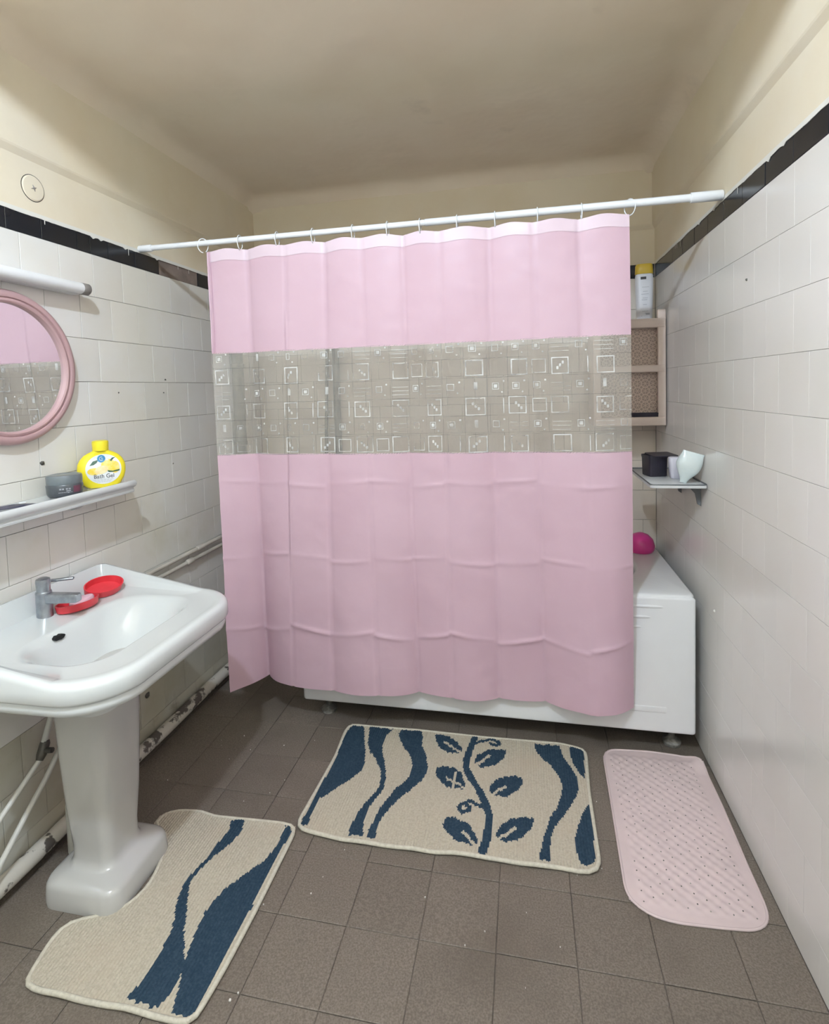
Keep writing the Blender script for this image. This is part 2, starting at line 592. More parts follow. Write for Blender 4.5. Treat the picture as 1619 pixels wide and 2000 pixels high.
def lay(wall, kind, a0, a1, step, offs, m, name, rows_=None, skip=None):
    fr = tile_frame(kind)
    g = .0016 if kind != 'right' else .0009
    tl_ = .0022 if kind != 'right' else .0010
    me = chamfer_tile(name, 1, 1, .0045, .0011, m)
    # the chamfer is built at unit size: rebuild at true size instead
    bpy.data.meshes.remove(me)
    me = chamfer_tile(name, step - g, .15 - g, .0045, .0008 if kind != 'right' else .0004, m)
    me2 = chamfer_tile(name, step - g, .15 - g, .0045, .0008, 'tile_stained_shaded')  # lowest left rows: stained, and toned down for the shade there
    for k in range(13):
        zt, zb = Z1 - k * .15, max(Z1 - (k + 1) * .15, .0)
        st = offs[k % len(offs)]
        n0 = math.floor((a0 - st) / step)
        a = st + n0 * step
        while a < a1 - .004:
            l, r = max(a, a0), min(a + step, a1)
            if r - l > .012:
                m4 = fr((l + r) / 2, (zt + zb) / 2) @ Matrix.Translation((0, 0, random.uniform(-.0006, .0002) * (1 if kind != 'right' else .3)))
                m4 = m4 @ Matrix.Rotation(random.gauss(0, tl_), 4, 'X') @ Matrix.Rotation(random.gauss(0, tl_), 4, 'Y')
                m4 = m4 @ Matrix.Diagonal(((r - l) / step, (zt - zb) / .15, 1, 1))
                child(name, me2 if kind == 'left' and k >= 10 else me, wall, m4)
            a += step


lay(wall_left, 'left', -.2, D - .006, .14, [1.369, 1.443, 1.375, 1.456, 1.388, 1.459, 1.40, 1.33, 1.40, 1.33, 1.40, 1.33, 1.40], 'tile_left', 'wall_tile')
lay(wall_right, 'right', -.2, D - .006, .15, [1.30, 1.375], 'tile_right', 'wall_tile')
lay(wall_back, 'back', .0, W, .15, [.258, .33], 'tile_back', 'wall_tile')

# black border tiles
bt = chamfer_tile('black_border_tile', 1, ZS - Z1 - .001, .0055, .0012, 'black_tile')


def border(wall, kind, joints, missing=()):
    fr = tile_frame(kind)
    for a, b in zip(joints, joints[1:]):
        if any(abs(a - q) < .01 for q in missing):
            continue
        me = chamfer_tile('black_border_tile', b - a - .0016, ZS - Z1 - .001, .0055, .0011, 'black_tile')
        child('black_border_tile', me, wall, fr((a + b) / 2, (Z1 + ZS) / 2) @ Matrix.Translation((0, 0, .001 + random.uniform(-.0004, .0008))))


border(wall_left, 'left', [-.193, -.053, .087, .227, .367, .507, .647, .787, .927, 1.067, 1.207, 1.327, 1.447, 1.586, 1.641, 1.724, 1.863, 2.004, 2.275, 2.42, 2.56, 2.70, 2.822], (2.004,))
border(wall_right, 'right', [-.2 + .1505 * i for i in range(21)][:20] + [2.822])
border(wall_back, 'back', [.003, .15, .30, .45, .60, .75, .90, 1.05, 1.20, 1.35, 1.5, 1.65, 1.8, 1.95, 2.116])
pm_ = MB()
pm_.box(-.004, -.0015, 2.005, 2.274, Z1 + .001, ZS)
pm_.build('exposed_mortar', 'mortar', wall_left)['label'] = 'bare brown mortar where a black tile is missing'


# ragged paint edge over the black border
def ragged(wall, kind, a0, a1, seed):
    rnd = random.Random(seed)
    b = MB()
    fr = tile_frame(kind)
    a = a0
    top, bot = [], []
    while a < a1:
        d = .003 + .0035 * noise.noise((a * 9, seed, 0)) + .003 * max(0, noise.noise((a * 40, seed, 2))) + (.006 if rnd.random() < .03 else 0)
        bot.append((a, ZS - max(.0, d)))
        top.append((a, ZS + .010))
        a += .012
    rs = []
    for h in (.0016, .0032):
        rs.append([fr(p[0], p[1]) @ Vector((0, 0, h)) for p in bot])
    rs.append([fr(p[0], p[1]) @ Vector((0, 0, .0018)) for p in top])
    b.rings(rs, False, False, 0, closed=False)
    for q in range(5):                                     # a few drips
        x = rnd.uniform(a0 + .9, a1 - .1)
        l = rnd.uniform(.012, .028)
        b.add([fr(x + dx, ZS + dz) @ Vector((0, 0, .0030)) for dx, dz in ((-.002, 0), (.002, 0), (.0014, -l), (-.0008, -l))], [(0, 1, 2, 3)])
    b.build('paint_edge', 'paint_edge', wall)


ragged(wall_left, 'left', .3, D - .01, 3)
ragged(wall_right, 'right', .3, D - .01, 8)

# door behind the camera
dr = MB()
dr.rbox(.62, 1.46, Y_FRONT - .0, Y_FRONT + .035, .0, 2.05, .004)
door = struct(dr.build('door_1', 'wood'), 'cream panelled door behind the camera', 'door')
for a, b_, c, d_ in ((.72, 1.36, .15, .95), (.72, 1.36, 1.1, 1.92)):
    p_ = MB()
    p_.rbox(a, b_, Y_FRONT + .03, Y_FRONT + .045, c, d_, .006)
    p_.build('door_panel', 'wood', door)
hd = MB()
hd.tube([(.70, Y_FRONT + .03, 1.02), (.70, Y_FRONT + .085, 1.02), (.72, Y_FRONT + .09, 1.02), (.81, Y_FRONT + .09, 1.02)], .009, 10)
hd.build('door_handle', 'chrome', door, 60)

# ================================================================== LAMP
lamp = thing('pendant_lamp', 'bare glowing bulb hanging from the high ceiling behind the camera', 'lamp', (LAMP_POS[0], LAMP_POS[1], 2.95))
q = MB()
q.lathe([(.001, -.032)] + [(.032 * math.cos(a), .032 * math.sin(a)) for a in [-PI / 2 + PI * k / 14 for k in range(1, 12)]] + [(.016, .034)], 24, Matrix.Translation(LAMP_POS))
q.build('bulb', 'bulb', lamp, 60)
q = MB()
q.lathe([(.016, .036), (.018, .05), (.018, .10), (.008, .11)], 20, Matrix.Translation(LAMP_POS))
q.build('socket', 'grey_cap', lamp, 40)
q = MB()
q.tube([(LAMP_POS[0], LAMP_POS[1], LAMP_POS[2] + .1), (LAMP_POS[0], LAMP_POS[1], 2.95)], .003, 8)
q.build('cable', 'grey_cap', lamp, 60)

# ================================================================== BATHTUB
TX0, TX1, TY0, TY1, TZ = .535, 2.083, 2.066, 2.822, .62
tub = thing('bathtub', 'white acrylic bathtub with ribbed front panel behind the pink curtain', 'bathtub', ((TX0 + TX1) / 2, (TY0 + TY1) / 2, 0))
tcx, tcy, thx, thy = (TX0 + TX1) / 2, (TY0 + TY1) / 2, (TX1 - TX0) / 2, (TY1 - TY0) / 2
b = MB()
rs = []
for hx, hy, r, z in ((thx - .004, thy - .004, .03, TZ - .045), (thx, thy, .034, TZ - .04), (thx, thy, .034, TZ - .012),
                     (thx - .003, thy - .003, .034, TZ - .004), (thx - .010, thy - .010, .034, TZ)):
    rs.append(rrect(tcx, tcy, hx, hy, r, z, 10))
for hx, hy, r, z in ((thx - .125, thy - .085, .26, TZ), (thx - .135, thy - .095, .25, TZ - .004), (thx - .142, thy - .102, .24, TZ - .015),
                     (thx - .16, thy - .12, .23, TZ - .12), (thx - .20, thy - .14, .22, TZ - .30), (thx - .26, thy - .18, .18, TZ - .40),
                     (thx - .36, thy - .27, .09, TZ - .41)):
    rs.append(rrect(tcx - .01, tcy, hx, hy, r, z, 10))
b.rings(rs, False, True)
b.build('tub_shell', 'acrylic', tub, 45)
# apron: rim-to-floor panel with a raised field and rounded corners
pz0, pz1 = .092, TZ - .008


def apron_ring(inset, y, r):
    ring = []
    for x, z, _ in rrect(tcx, (pz0 + pz1) / 2, thx - .001 - inset, (pz1 - pz0) / 2 - inset, r, 0, 6):
        ring.append((x, y + (z - pz0) * -.006, z))
    return ring


b = MB()
b.rings([apron_ring(0, TY0 + .035, .012), apron_ring(0, TY0 + .006, .012), apron_ring(.004, TY0 + .001, .012), apron_ring(.010, TY0, .012), apron_ring(.03, TY0 - .0005, .012)], True, True)
b.build('front_panel', 'acrylic', tub, 40)
for z, x1 in ((.575, 2.012), (.535, 1.962), (.497, 1.925)):
    for sgn in (1, -1):
        b = MB()
        xa = tcx + sgn * (x1 - tcx)
        xb = tcx + sgn * .22
        n = 16
        pts = []
        for k in range(n + 1):
            t = k / n
            x = xb + (xa - xb) * t
            pts.append((x, TY0 - .0015 + .004 * sstep(.8, 1, t), z - .006 * sstep(.9, 1, t)))
        b.tube(pts, [.0065 * min(1, .25 + 6 * min(k, n - k) / n) for k in range(n + 1)], 8)
        b.build('panel_rib', 'acrylic', tub, 60)
for x0, x1 in ((TX0 + .10, TX0 + .52), (TX1 - .52, TX1 - .10)):
    b = MB()
    b.rbox(x0, x1, TY0 - .003, TY0 + .02, .168, .196, .006, 3)
    b.build('lower_ledge', 'acrylic', tub, 50)
b = MB()
b.rbox(TX1 - .03, TX1 - .001, TY0 + .03, TY1, .092, TZ - .03, .008)
b.build('end_panel', 'acrylic', tub, 50)
b = MB()
b.rbox(TX0 + .001, TX0 + .03, TY0 + .03, TY1, .092, TZ - .03, .008)
b.build('end_panel', 'acrylic', tub, 50)
for x, y in ((2.02, 2.155), (TX0 + .08, 2.155), (2.0, 2.75), (TX0 + .08, 2.75)):
    b = MB()
    b.lathe([(.032, .0), (.034, .012), (.02, .022), (.012, .03), (.012, .11)], 16, Matrix.Translation((x, y, 0)))
    b.build('foot', 'foot', tub, 40)

# magenta plastic cup on the tub rim
mg = MB()
mpos = (2.000, 2.60, TZ)
mg.lathe([(.052, .001), (.060, .012), (.062, .03), (.054, .058), (.034, .078), (.012, .087), (.001, .088)], 28, Matrix.Translation(mpos))
tag(mg.build('bath_scoop', 'magenta', None, 50), 'bright magenta rounded plastic scoop on the tub corner', 'scoop')

# unidentified dark strip behind the clear band, built as a shower pipe
sp = thing('dark_riser', 'dark vertical strip built as a shower pipe, glimpsed through the clear curtain band', 'pipe', (.46, 2.80, .75))
b = MB()
b.tube([(.475, 2.795, .72), (.475, 2.795, 1.86), (.475, 2.76, 1.93), (.475, 2.68, 1.95)], .019, 12)
b.build('riser', 'valve', sp, 60)
b = MB()
b.rbox(.40, .55, 2.77, 2.82, .78, .84, .01)
b.build('mixer', 'valve', sp, 50)
b = MB()
b.lathe([(.012, .03), (.035, .0), (.036, -.012), (.03, -.016)], 20, Matrix.Translation((.475, 2.67, 1.925)))
b.build('shower_head', 'valve', sp, 50)
b = MB()
b.tube([(.43, 2.79, .80), (.425, 2.78, .7), (.40, 2.775, .66), (.40, 2.78, .9), (.418, 2.79, 1.4), (.44, 2.79, 1.8), (.475, 2.79, 1.86)], .009, 10)
b.build('hose', 'valve', sp, 60)

b = MB()  # unidentified dark strip near the left corner, built as a guessed pipe
b.tube([(.036, 2.53, .60), (.036, 2.53, 1.70), (.034, 2.53, 1.712)], [.030, .030, .02], 16)
for z in (.75, 1.15, 1.55):
    b.tube([(.036, 2.53, z - .012), (.036, 2.53, z - .010), (.036, 2.53, z + .010), (.036, 2.53, z + .012)], [.030, .033, .033, .030], 16)
tag(b.build('dark_upright_pipe', 'valve', None, 50), 'thick dark strip built as an upright pipe by the left corner behind the clear band', 'pipe')

# ================================================================== CURTAIN ROD
RY, RZ = 1.893, 1.9885
rod = thing('curtain_rod', 'white telescopic tension rod spanning the room between both walls', 'curtain rod', (W / 2, RY, RZ))
ROD_Y = lambda x: 1.889 + .018 * x / W
rod_p = lambda x: (x, ROD_Y(x), RZ + .003 * x / W)
b = MB()
b.tube([rod_p(.03), rod_p(1.15)], .0105, 16)
b.build('inner_tube', 'rod', rod, 60)
b = MB()
b.tube([rod_p(1.15), rod_p(1.152), rod_p(W - .03)], [.0105, .0125, .0125], 16)
b.build('outer_tube', 'rod', rod, 60)
for x0, x1, r in ((.004, .06, .0135), (W - .10, W - .004, .0165)):
    b = MB()
    b.tube([rod_p(x0), rod_p(x0 + .003), rod_p(x1 - .003), rod_p(x1)], [r * .92, r, r, r * .9], 18)
    b.build('end_cap', 'rod', rod, 60)

# ================================================================== SHOWER CURTAIN
TOPX = [.296, .459, .619, .774, .917, 1.068, 1.20, 1.375, 1.522, 1.672, 1.832]
BOT = [(.292, 1.905), (.388, 2.056), (.530, 1.985), (.708, 1.979), (.897, 1.974), (1.051, 2.022), (1.19, 2.000), (1.367, 2.028),
       (1.542, 2.034), (1.715, 1.966), (1.862, 2.044)]
TOPY = [0, .010, -.004, .008, -.004, .008, -.003, .010, -.005, .006, .0]
ZT, ZB = 1.958, .195
ZA, ZBB = 1.567, 1.163
SEG = 16


def curtain_pt(u, z, off=0.0):
    """u in 0..10 panels; z height"""
    i = min(9, int(u))
    s = u - i
    w = max(0.0, (ZT - z) / (ZT - ZB))
    wy = w ** 1.25
    # rounded crease: ease only close to the crease
    e = s + .06 * math.sin(2 * PI * s) * .5
    xt = TOPX[i] + (TOPX[i + 1] - TOPX[i]) * s
    xb = BOT[i][0] + (BOT[i + 1][0] - BOT[i][0]) * s
    if i == 0:
        wl_ = w ** 1.0
    x = xt + (xb - xt) * w
    if i <= 1:                         # left edge keeps nearly vertical, fold deepens low down
        x = xt + (xb - xt) * w ** 1.5
    yt = TOPY[i] + (TOPY[i + 1] - TOPY[i]) * e
    yb = BOT[i][1] + (BOT[i + 1][1] - BOT[i][1]) * e
    p = 1.25 if i > 1 else (1.5 if i == 0 else 1.5 - .25 * s)
    y = RY + yt * (1 - w) + (yb - RY) * w ** p
    # soft billow of each panel towards the room and a sharp groove at each crease
    y -= (.009 + .006 * math.sin(i * 2.3)) * math.sin(PI * s) * (.5 + .8 * w)
    dcr = min(s, 1 - s) * .155
    y += .0038 * math.exp(-(dcr / .006) ** 2) * (1 if 0 < u < 10 else 0)
    # horizontal fold lines pressed into the vinyl
    for zc, amp in ((1.05, .0035), (.752, .0035), (.445, .006)):
        zz = zc + .010 * math.sin(i * 1.9 + zc * 7) + (.012 if i % 2 else -.012) * (s - .5) * 2 * (1.2 if zc < .5 else .5)
        d = z - zz
        y -= amp * math.exp(-(d / .007) ** 2) * (.6 + .4 * math.sin(u * 3.7 + zc * 11))
        y -= .010 * (1 if zc < .5 else .35) * math.exp(-abs(d) / .05) * .5
    y += .004 * noise.noise((x * 6, z * 5, 1.7)) + .0015 * noise.noise((x * 18, z * 22, 4.2))
    zz = z
    if z > ZT - .12:                   # scalloped top between the rings
        zz = z + .0042 * math.cos(2 * PI * (s - .5)) * sstep(ZT - .12, ZT, z)
    return (x, y - off, zz)


def curtain_part(z0, z1, nz, u0=0.0, u1=10.0, off=0.0, seg=SEG):
    b = MB()
    n = max(2, int(round((u1 - u0) * seg)))
    rs_ = []
    for k in range(nz + 1):
        z = z0 + (z1 - z0) * k / nz
        rs_.append([curtain_pt(u0 + (u1 - u0) * j / n, z, off) for j in range(n + 1)])
    b.rings(rs_, False, False, 0, closed=False)
    return b


cur = thing('shower_curtain', 'pink vinyl shower curtain with a clear patterned band across the middle', 'curtain', (1.06, RY, ZB))
curtain_part(ZA - .004, ZT, 60).build('upper_panel', 'pink', cur, 179)
curtain_part(ZBB, ZA, 60).build('clear_band', 'clear', cur, 179)['label'] = 'clear vinyl band with white square outlines'
curtain_part(ZB, ZBB + .004, 150).build('lower_panel', 'pink', cur, 179)
curtain_part(ZT - .042, ZT, 8, off=.0014).build('top_hem', 'pink_hem', cur, 179)['label'] = 'pale reinforced top hem'
curtain_part(ZA, ZT, 60, 0, .085, .004, 60).build('side_hem', 'pink', cur, 179)
# printed motifs of the clear band, a thin film on the vinyl
pw, pg = MB(), MB()
rnd = random.Random(21)
PX = 1.555 / 10                       # metres per panel


def quad(b, u0, u1, z0, z1, off):
    nu = max(1, int(math.ceil((u1 - u0) * 10)))
    for k in range(nu):
        a, c = u0 + (u1 - u0) * k / nu, u0 + (u1 - u0) * (k + 1) / nu
        b.add([curtain_pt(min(max(p, 0), 10), z, off) for p, z in ((a, z0), (c, z0), (c, z1), (a, z1))], [(0, 1, 2, 3)])


def sq_outline(b, uc, zc, h, t, off=.0016):
    hu, tu = h / PX, t / PX
    quad(b, uc - hu, uc + hu, zc + h - t, zc + h, off)
    quad(b, uc - hu, uc + hu, zc - h, zc - h + t, off)
    quad(b, uc - hu, uc - hu + tu, zc - h, zc + h, off)
    quad(b, uc + hu - tu, uc + hu, zc - h, zc + h, off)


def slash(b, uc, zc, h, w_, flip):
    for k in range(3):
        t = -1 + k
        x0, z0 = uc + flip * t * h * .35 / PX, zc - t * h * .35
        quad(b, x0 - w_ / PX, x0 + w_ / PX, z0 - h * .2, z0 + h * .2, .0017)


cs = .0715
ncol = int(1.555 / cs)
for c in range(ncol + 1):
    u = (c + .5) * cs / PX
    if u > 9.9:
        continue
    quad(pg, (c * cs) / PX - .004, (c * cs) / PX + .004, ZBB + .002, ZA - .002, .0012)
    for r_ in range(6):
        z = ZA - .028 - r_ * .068
        if z < ZBB + .02:
            continue
        v = rnd.random()
        if r_ % 2 == 1:
            if c % 2 == 0:
                sq_outline(pw, u + rnd.uniform(-.03, .03), z + rnd.uniform(-.003, .003), rnd.uniform(.027, .032), rnd.uniform(.003, .0042))
                if v < .75:
                    slash(pw, u, z, .026, .0036, 1 if v < .4 else -1)
            elif v < .45:
                sq_outline(pw, u, z, .024, .0026)
            elif v < .7:
                quad(pw, u + .018 / PX, u + .021 / PX, z - .027, z + .027, .0016)
        else:
            if c % 2 == 1 or v < .3:
                sq_outline(pw, u - .008 / PX, z + .002, .012, .002)
                quad(pw, u - .014 / PX, u - .002 / PX, z - .004, z + .008, .0017) if v < .5 else None
                quad(pw, u + .018 / PX, u + .024 / PX, z + .016, z + .022, .0016)
                quad(pw, u + .012 / PX, u + .017 / PX, z - .022, z - .017, .0016)
            elif v < .6:
                quad(pw, u - .005 / PX, u + .006 / PX, z - .010, z + .018, .0016)
            else:
                for k in range(3):
                    quad(pw, u - .03 / PX, u + .03 / PX, z - .02 + k * .014, z - .0185 + k * .014, .0016)
for r_ in range(7):
    z = ZA + .006 - r_ * .068
    if ZBB < z < ZA:
        quad(pg, 0, 10, z - .0008, z + .0008, .0012)
for o_ in (pw.build('white_motifs', 'print_white', cur), pg.build('emboss_lines', 'print_grey', cur)):
    o_['kind'] = 'stuff'

ordn = ['first', 'second', 'third', 'fourth', 'fifth', 'sixth', 'seventh', 'eighth', 'ninth', 'tenth', 'eleventh', 'twelfth']
RX = [.281, .436, .588, .730, .884, 1.014, 1.133, 1.265, 1.396, 1.539, 1.683, 1.836]
for k, x in enumerate(RX):
    b = MB()
    yc = ROD_Y(x)
    zc = RZ - .009
    pts = []
    tilt = 0.0 if 0 < k < 11 else (.9 if k == 0 else -.9)
    for j in range(25):
        a = math.radians(-60 + 330 * j / 24)
        dy, dz = .019 * math.cos(a), .0265 * math.sin(a)
        pts.append((x + dy * math.sin(tilt), yc + dy * math.cos(tilt), zc + dz))
    b.tube(pts, .0019, 8)
    o_ = b.build('curtain_ring', 'rod', None, 60)
    if k == 0:
        lb = 'white curtain ring at the left end of the rod, tilted open'
    elif k == 11:
        lb = 'white curtain ring at the right end of the rod, beside the curtain edge'
    else:
        lb = '%s white curtain ring from the left along the rod' % ordn[k]
    tag(o_, lb, 'curtain ring', 'curtain rings on the rod')

# ================================================================== SINK
SX0, SX1, SY0, SY1, SZ = .008, .575, .962, 1.588, .76
scx, scy, shx, shy = (SX0 + SX1) / 2, (SY0 + SY1) / 2, (SX1 - SX0) / 2, (SY1 - SY0) / 2
sink = thing('pedestal_sink', 'white porcelain pedestal sink with a raised back ledge', 'sink', (.25, 1.285, 0))


def splash(x, y, z):
    return z + .068 * (1 - sstep(.07, .215, x))


def plan(inset, z, r, zf=None, taper=0.0):
    out = []
    ring = rrect(scx, scy, shx - inset, shy - inset, r, z, 12)
    back = rrect(scx, scy, shx - inset, shy - inset, max(.006, .028 - inset * .3), z, 12)
    ring = ring[:12] + back[12:36] + ring[36:]
    for x, y, zz in ring:
        # front edge bows out gently, back stays straight
        t = (x - SX0) / (SX1 - SX0)
        y2 = scy + (y - scy) * (1 - .045 * t * t)
        x2 = x - .02 * ((y - scy) / shy) ** 2 * t
        out.append((x2, y2, zf(x2, y2, zz) if zf else zz))
    return out


b = MB()
rs = [plan(.185, SZ - .19, .05), plan(.165, SZ - .13, .06), plan(.10, SZ - .098, .10), plan(.04, SZ - .086, .12), plan(.022, SZ - .083, .12), plan(.013, SZ - .078, .12), plan(.010, SZ - .066, .12), plan(.012, SZ - .055, .12),
      plan(.014, SZ - .0525, .12), plan(.005, SZ - .050, .125), plan(.0, SZ - .043, .13), plan(.0, SZ - .015, .13, splash), plan(.003, SZ - .006, .13, splash),
      plan(.010, SZ, .13, splash), plan(.020, SZ + .001, .125, splash),
      plan(.032, SZ - .0005, .12, lambda x, y, z: z + .045 * (1 - sstep(.06, .16, x))),
      plan(.044, SZ - .003, .11, lambda x, y, z: z + .012 * (1 - sstep(.06, .12, x)))]
bcx, bhx, bhy = .318, .142, .222
for i_, o_, z, r in ((-.004, -.004, SZ - .003, .10), (.0, .0, SZ - .0032, .10), (.008, .010, SZ - .0075, .10), (.018, .024, SZ - .022, .10), (.034, .06, SZ - .068, .09), (.055, .10, SZ - .112, .075),
                     (.085, .14, SZ - .136, .05), (.122, .20, SZ - .145, .012)):
    rs.append(rrect(bcx, scy + .005, bhx - i_, bhy - o_, r, z, 12))
b.rings(rs, True, True)
b.build('basin', 'porcelain', sink, 50)
# pedestal column and foot
b = MB()


def ped(cx, cy, hx, hy, c, z):
    out = []
    for x, y, _ in rrect(cx, cy, hx, hy, c, z, 6):
        out.append((x, y, z))
    return out


pcy = 1.278
rs = []
for z, cx, hx, hy, c in ((.64, .255, .097, .100, .05), (.55, .255, .088, .092, .045), (.40, .255, .082, .086, .04), (.25, .255, .075, .078, .036), (.14, .255, .066, .069, .032),
                         (.105, .255, .066, .069, .032), (.088, .255, .070, .073, .034), (.080, .256, .080, .082, .04), (.076, .257, .093, .096, .045),
                         (.066, .258, .112, .114, .05), (.061, .258, .117, .119, .048), (.052, .258, .121, .123, .046), (.012, .259, .124, .126, .046), (.0, .259, .123, .125, .046)):
    rs.append(ped(cx, pcy + .005, hx, hy, c, z))
b.rings(rs, True, True)
b.build('pedestal', 'porcelain_shaded', sink, 50)
b = MB()
blob = [(1, .0), (.8, .45), (.35, .75), (.0, .6), (-.45, .8), (-.95, .35), (-1, -.1), (-.7, -.5), (-.2, -.6), (.2, -.85), (.7, -.6)]
b.prism(blob, lambda p: (.184, 1.225 + p[0] * .018, SZ - .020 + p[1] * .009), lambda p: (.2010, 1.225 + p[0] * .018, SZ - .020 + p[1] * .009))
b.build('overflow_hole', 'hole', sink)['label'] = 'dark overflow hole at the back of the bowl'
b = MB()
b.rbox(.082, .092, 1.180, 1.214, SZ - .008, SZ + .0015, .002, 2)
b.build('chain_slot', 'slot', sink)
fct = MB()
FX, FY = .082, 1.293
fct.lathe([(.024, .0), (.024, .004), (.0215, .008), (.0208, .078), (.0215, .083), (.0195, .087)], 24, Matrix.Translation((FX, FY, SZ - .006)))
faucet = fct.build('faucet', 'chrome', sink, 45)
faucet['label'] = 'dull chrome single lever faucet'
b = MB()
b.lathe([(.018, .0), (.0185, .012), (.0195, .028), (.018, .036), (.010, .040)], 24, Matrix.Translation((FX, FY, SZ + .081)))
o_ = b.build('cap', 'chrome', faucet, 45)
b = MB()
b.rbox(FX + .01, FX + .075, FY - .005 + .02, FY + .007 + .02, SZ + .099, SZ + .107, .003)
b.xf(Matrix.Translation((FX, FY, 0)) @ Matrix.Rotation(.5, 4, 'Z') @ Matrix.Translation((-FX, -FY, 0)))
b.build('lever', 'chrome', faucet, 45)
b = MB()
rs = []
for t, hy, h0, h1 in ((.0, .013, .045, .074), (.04, .0125, .048, .076), (.09, .0115, .052, .078), (.118, .011, .054, .079), (.122, .0095, .057, .077)):
    x = FX + t
    rs.append([(x, FY + a * hy, SZ + zz) for a, zz in ((-1, h0 + .003), (-.8, h0), (.8, h0), (1, h0 + .003), (1, h1 - .003), (.8, h1), (-.8, h1), (-1, h1 - .003))])
b.rings(rs)
b.build('spout', 'chrome', faucet, 40)
for fo_ in faucet.children:
    fo_.matrix_parent_inverse = Matrix.Identity(4)

# soap dish, lid and soap on the sink deck


def oval_tray(cx, cy, rx, ry, z0, h, ang, m4, n=32, t=.004):
    b = MB()
    rs = []
    for k, zz in ((.84, 0), (.93, .003), (1, h), (1 - t / rx, h), (.86, .006), (.80, .005)):
        rs.append([(rx * k * math.cos(a), ry * k * math.sin(a), zz) for a in [2 * PI * j / n for j in range(n)]])
    b.rings(rs)
    b.xf(m4)
    return b


m4 = Matrix.Translation((.130, 1.362, SZ + .003)) @ Matrix.Rotation(math.radians(70), 4, 'Z') @ Matrix.Rotation(math.radians(-3), 4, 'X')
tag(oval_tray(0, 0, .062, .040, 0, .024, 0, m4).build('soap_dish', 'red', None, 45), 'red oval soap dish holding a pink soap beside the faucet', 'soap dish')
b = MB()
rs = []
for k, zz in ((.6, .0), (.9, .003), (1, .009), (1, .014), (.92, .019), (.6, .022)):
    rs.append([(.036 * k * math.cos(a), .024 * k * math.sin(a), zz) for a in [2 * PI * j / 28 for j in range(28)]])
b.rings(rs)
b.xf(m4 @ Matrix.Translation((.014, 0, .0065)) @ Matrix.Rotation(math.radians(-8), 4, 'Y'))
tag(b.build('soap_bar', 'soap', None, 45), 'worn pink soap bar lying in the red dish', 'soap')
m4 = Matrix.Translation((.118, 1.476, SZ + .014)) @ Matrix.Rotation(math.radians(66), 4, 'Z') @ Matrix.Rotation(math.radians(22), 4, 'X')
tag(oval_tray(0, 0, .060, .041, 0, .026, 0, m4).build('red_soap_case', 'red', None, 45), 'empty red oval soap dish lid leaning at the sink corner', 'lid')

# ================================================================== MIRROR
MC = Vector((.0, 1.294, 1.501))
mir = thing('round_mirror', 'round mirror in a dusty pink stepped frame on the tiled wall', 'mirror', MC)
mx = Matrix.Translation(MC) @ Matrix.Rotation(PI / 2, 4, 'Y')
b = MB()
prof = [(.222, .002), (.2265, .008), (.2265, .020), (.221, .029), (.210, .033), (.204, .031), (.202, .026), (.199, .029), (.193, .030), (.189, .027), (.187, .015), (.187, .004), (.222, .002)]
b.lathe(prof, 72, mx, caps=False)
b.build('frame', 'frame_pink', mir, 40)
b = MB()
b.lathe([(.190, .006), (.190, .016), (.0001, .016)], 72, mx)
b.build('glass', 'mirror', mir, 40)

# ================================================================== TUBE LIGHT
tl = thing('tube_light', 'unlit white tube light fixture above the pink mirror', 'lamp', (.0, 1.2, 1.76))
b = MB()
b.tube([(.050, .96, 1.768), (.050, 1.54, 1.770)], .0185, 18)
b.build('tube', 'plastic_white', tl, 60)
for y0, y1 in ((1.535, 1.566), (.935, .965)):
    b = MB()
    b.tube([(.050, y0, 1.770), (.050, y0 + .003, 1.770), (.050, y1 - .003, 1.770), (.050, y1, 1.770)], [.0185, .0195, .0195, .017], 18)
    b.build('end_cap', 'grey_cap', tl, 60)
b = MB()
b.rbox(.001, .034, .95, 1.55, 1.752, 1.786, .004)
b.build('batten', 'plastic_white', tl, 50)

# ================================================================== WALL SHELF
sh = thing('porcelain_shelf', 'white porcelain wall shelf with a moulded front below the mirror', 'shelf', (.0, 1.3, 1.07))
SHY0, SHY1, SHT = .93, 1.640, 1.104
prof = [(.002, SHT - .034), (.07, SHT - .036), (.110, SHT - .038), (.118, SHT - .035), (.1195, SHT - .029), (.116, SHT - .024), (.117, SHT - .020), (.125, SHT - .015),
        (.131, SHT - .007), (.130, SHT + .003), (.125, SHT + .008), (.118, SHT + .007), (.112, SHT + .001), (.10, SHT - .001), (.002, SHT - .001)]
b = MB()
n = 12
rs = []
for k in range(n + 1):
    t = k / n
    y = SHY0 + (SHY1 - SHY0) * t
    sc_ = 1.0
    rs.append([(x, y, z) for x, z in prof])
ex = [(x * .985, SHY1 + .006, SHT - .015 + (z - SHT + .015) * .9) for x, z in prof]
rs.append(ex)
b.rings(rs)
b.build('ledge', 'porcelain', sh, 45)
for y in (1.02, 1.50):
    b = MB()
    b.prism([(.002, SHT - .034), (.06, SHT - .035), (.045, SHT - .05), (.012, SHT - .068), (.002, SHT - .07)], lambda p: (p[0], y - .012, p[1]), lambda p: (p[0], y + .012, p[1]))
    b.build('bracket', 'porcelain', sh, 30)

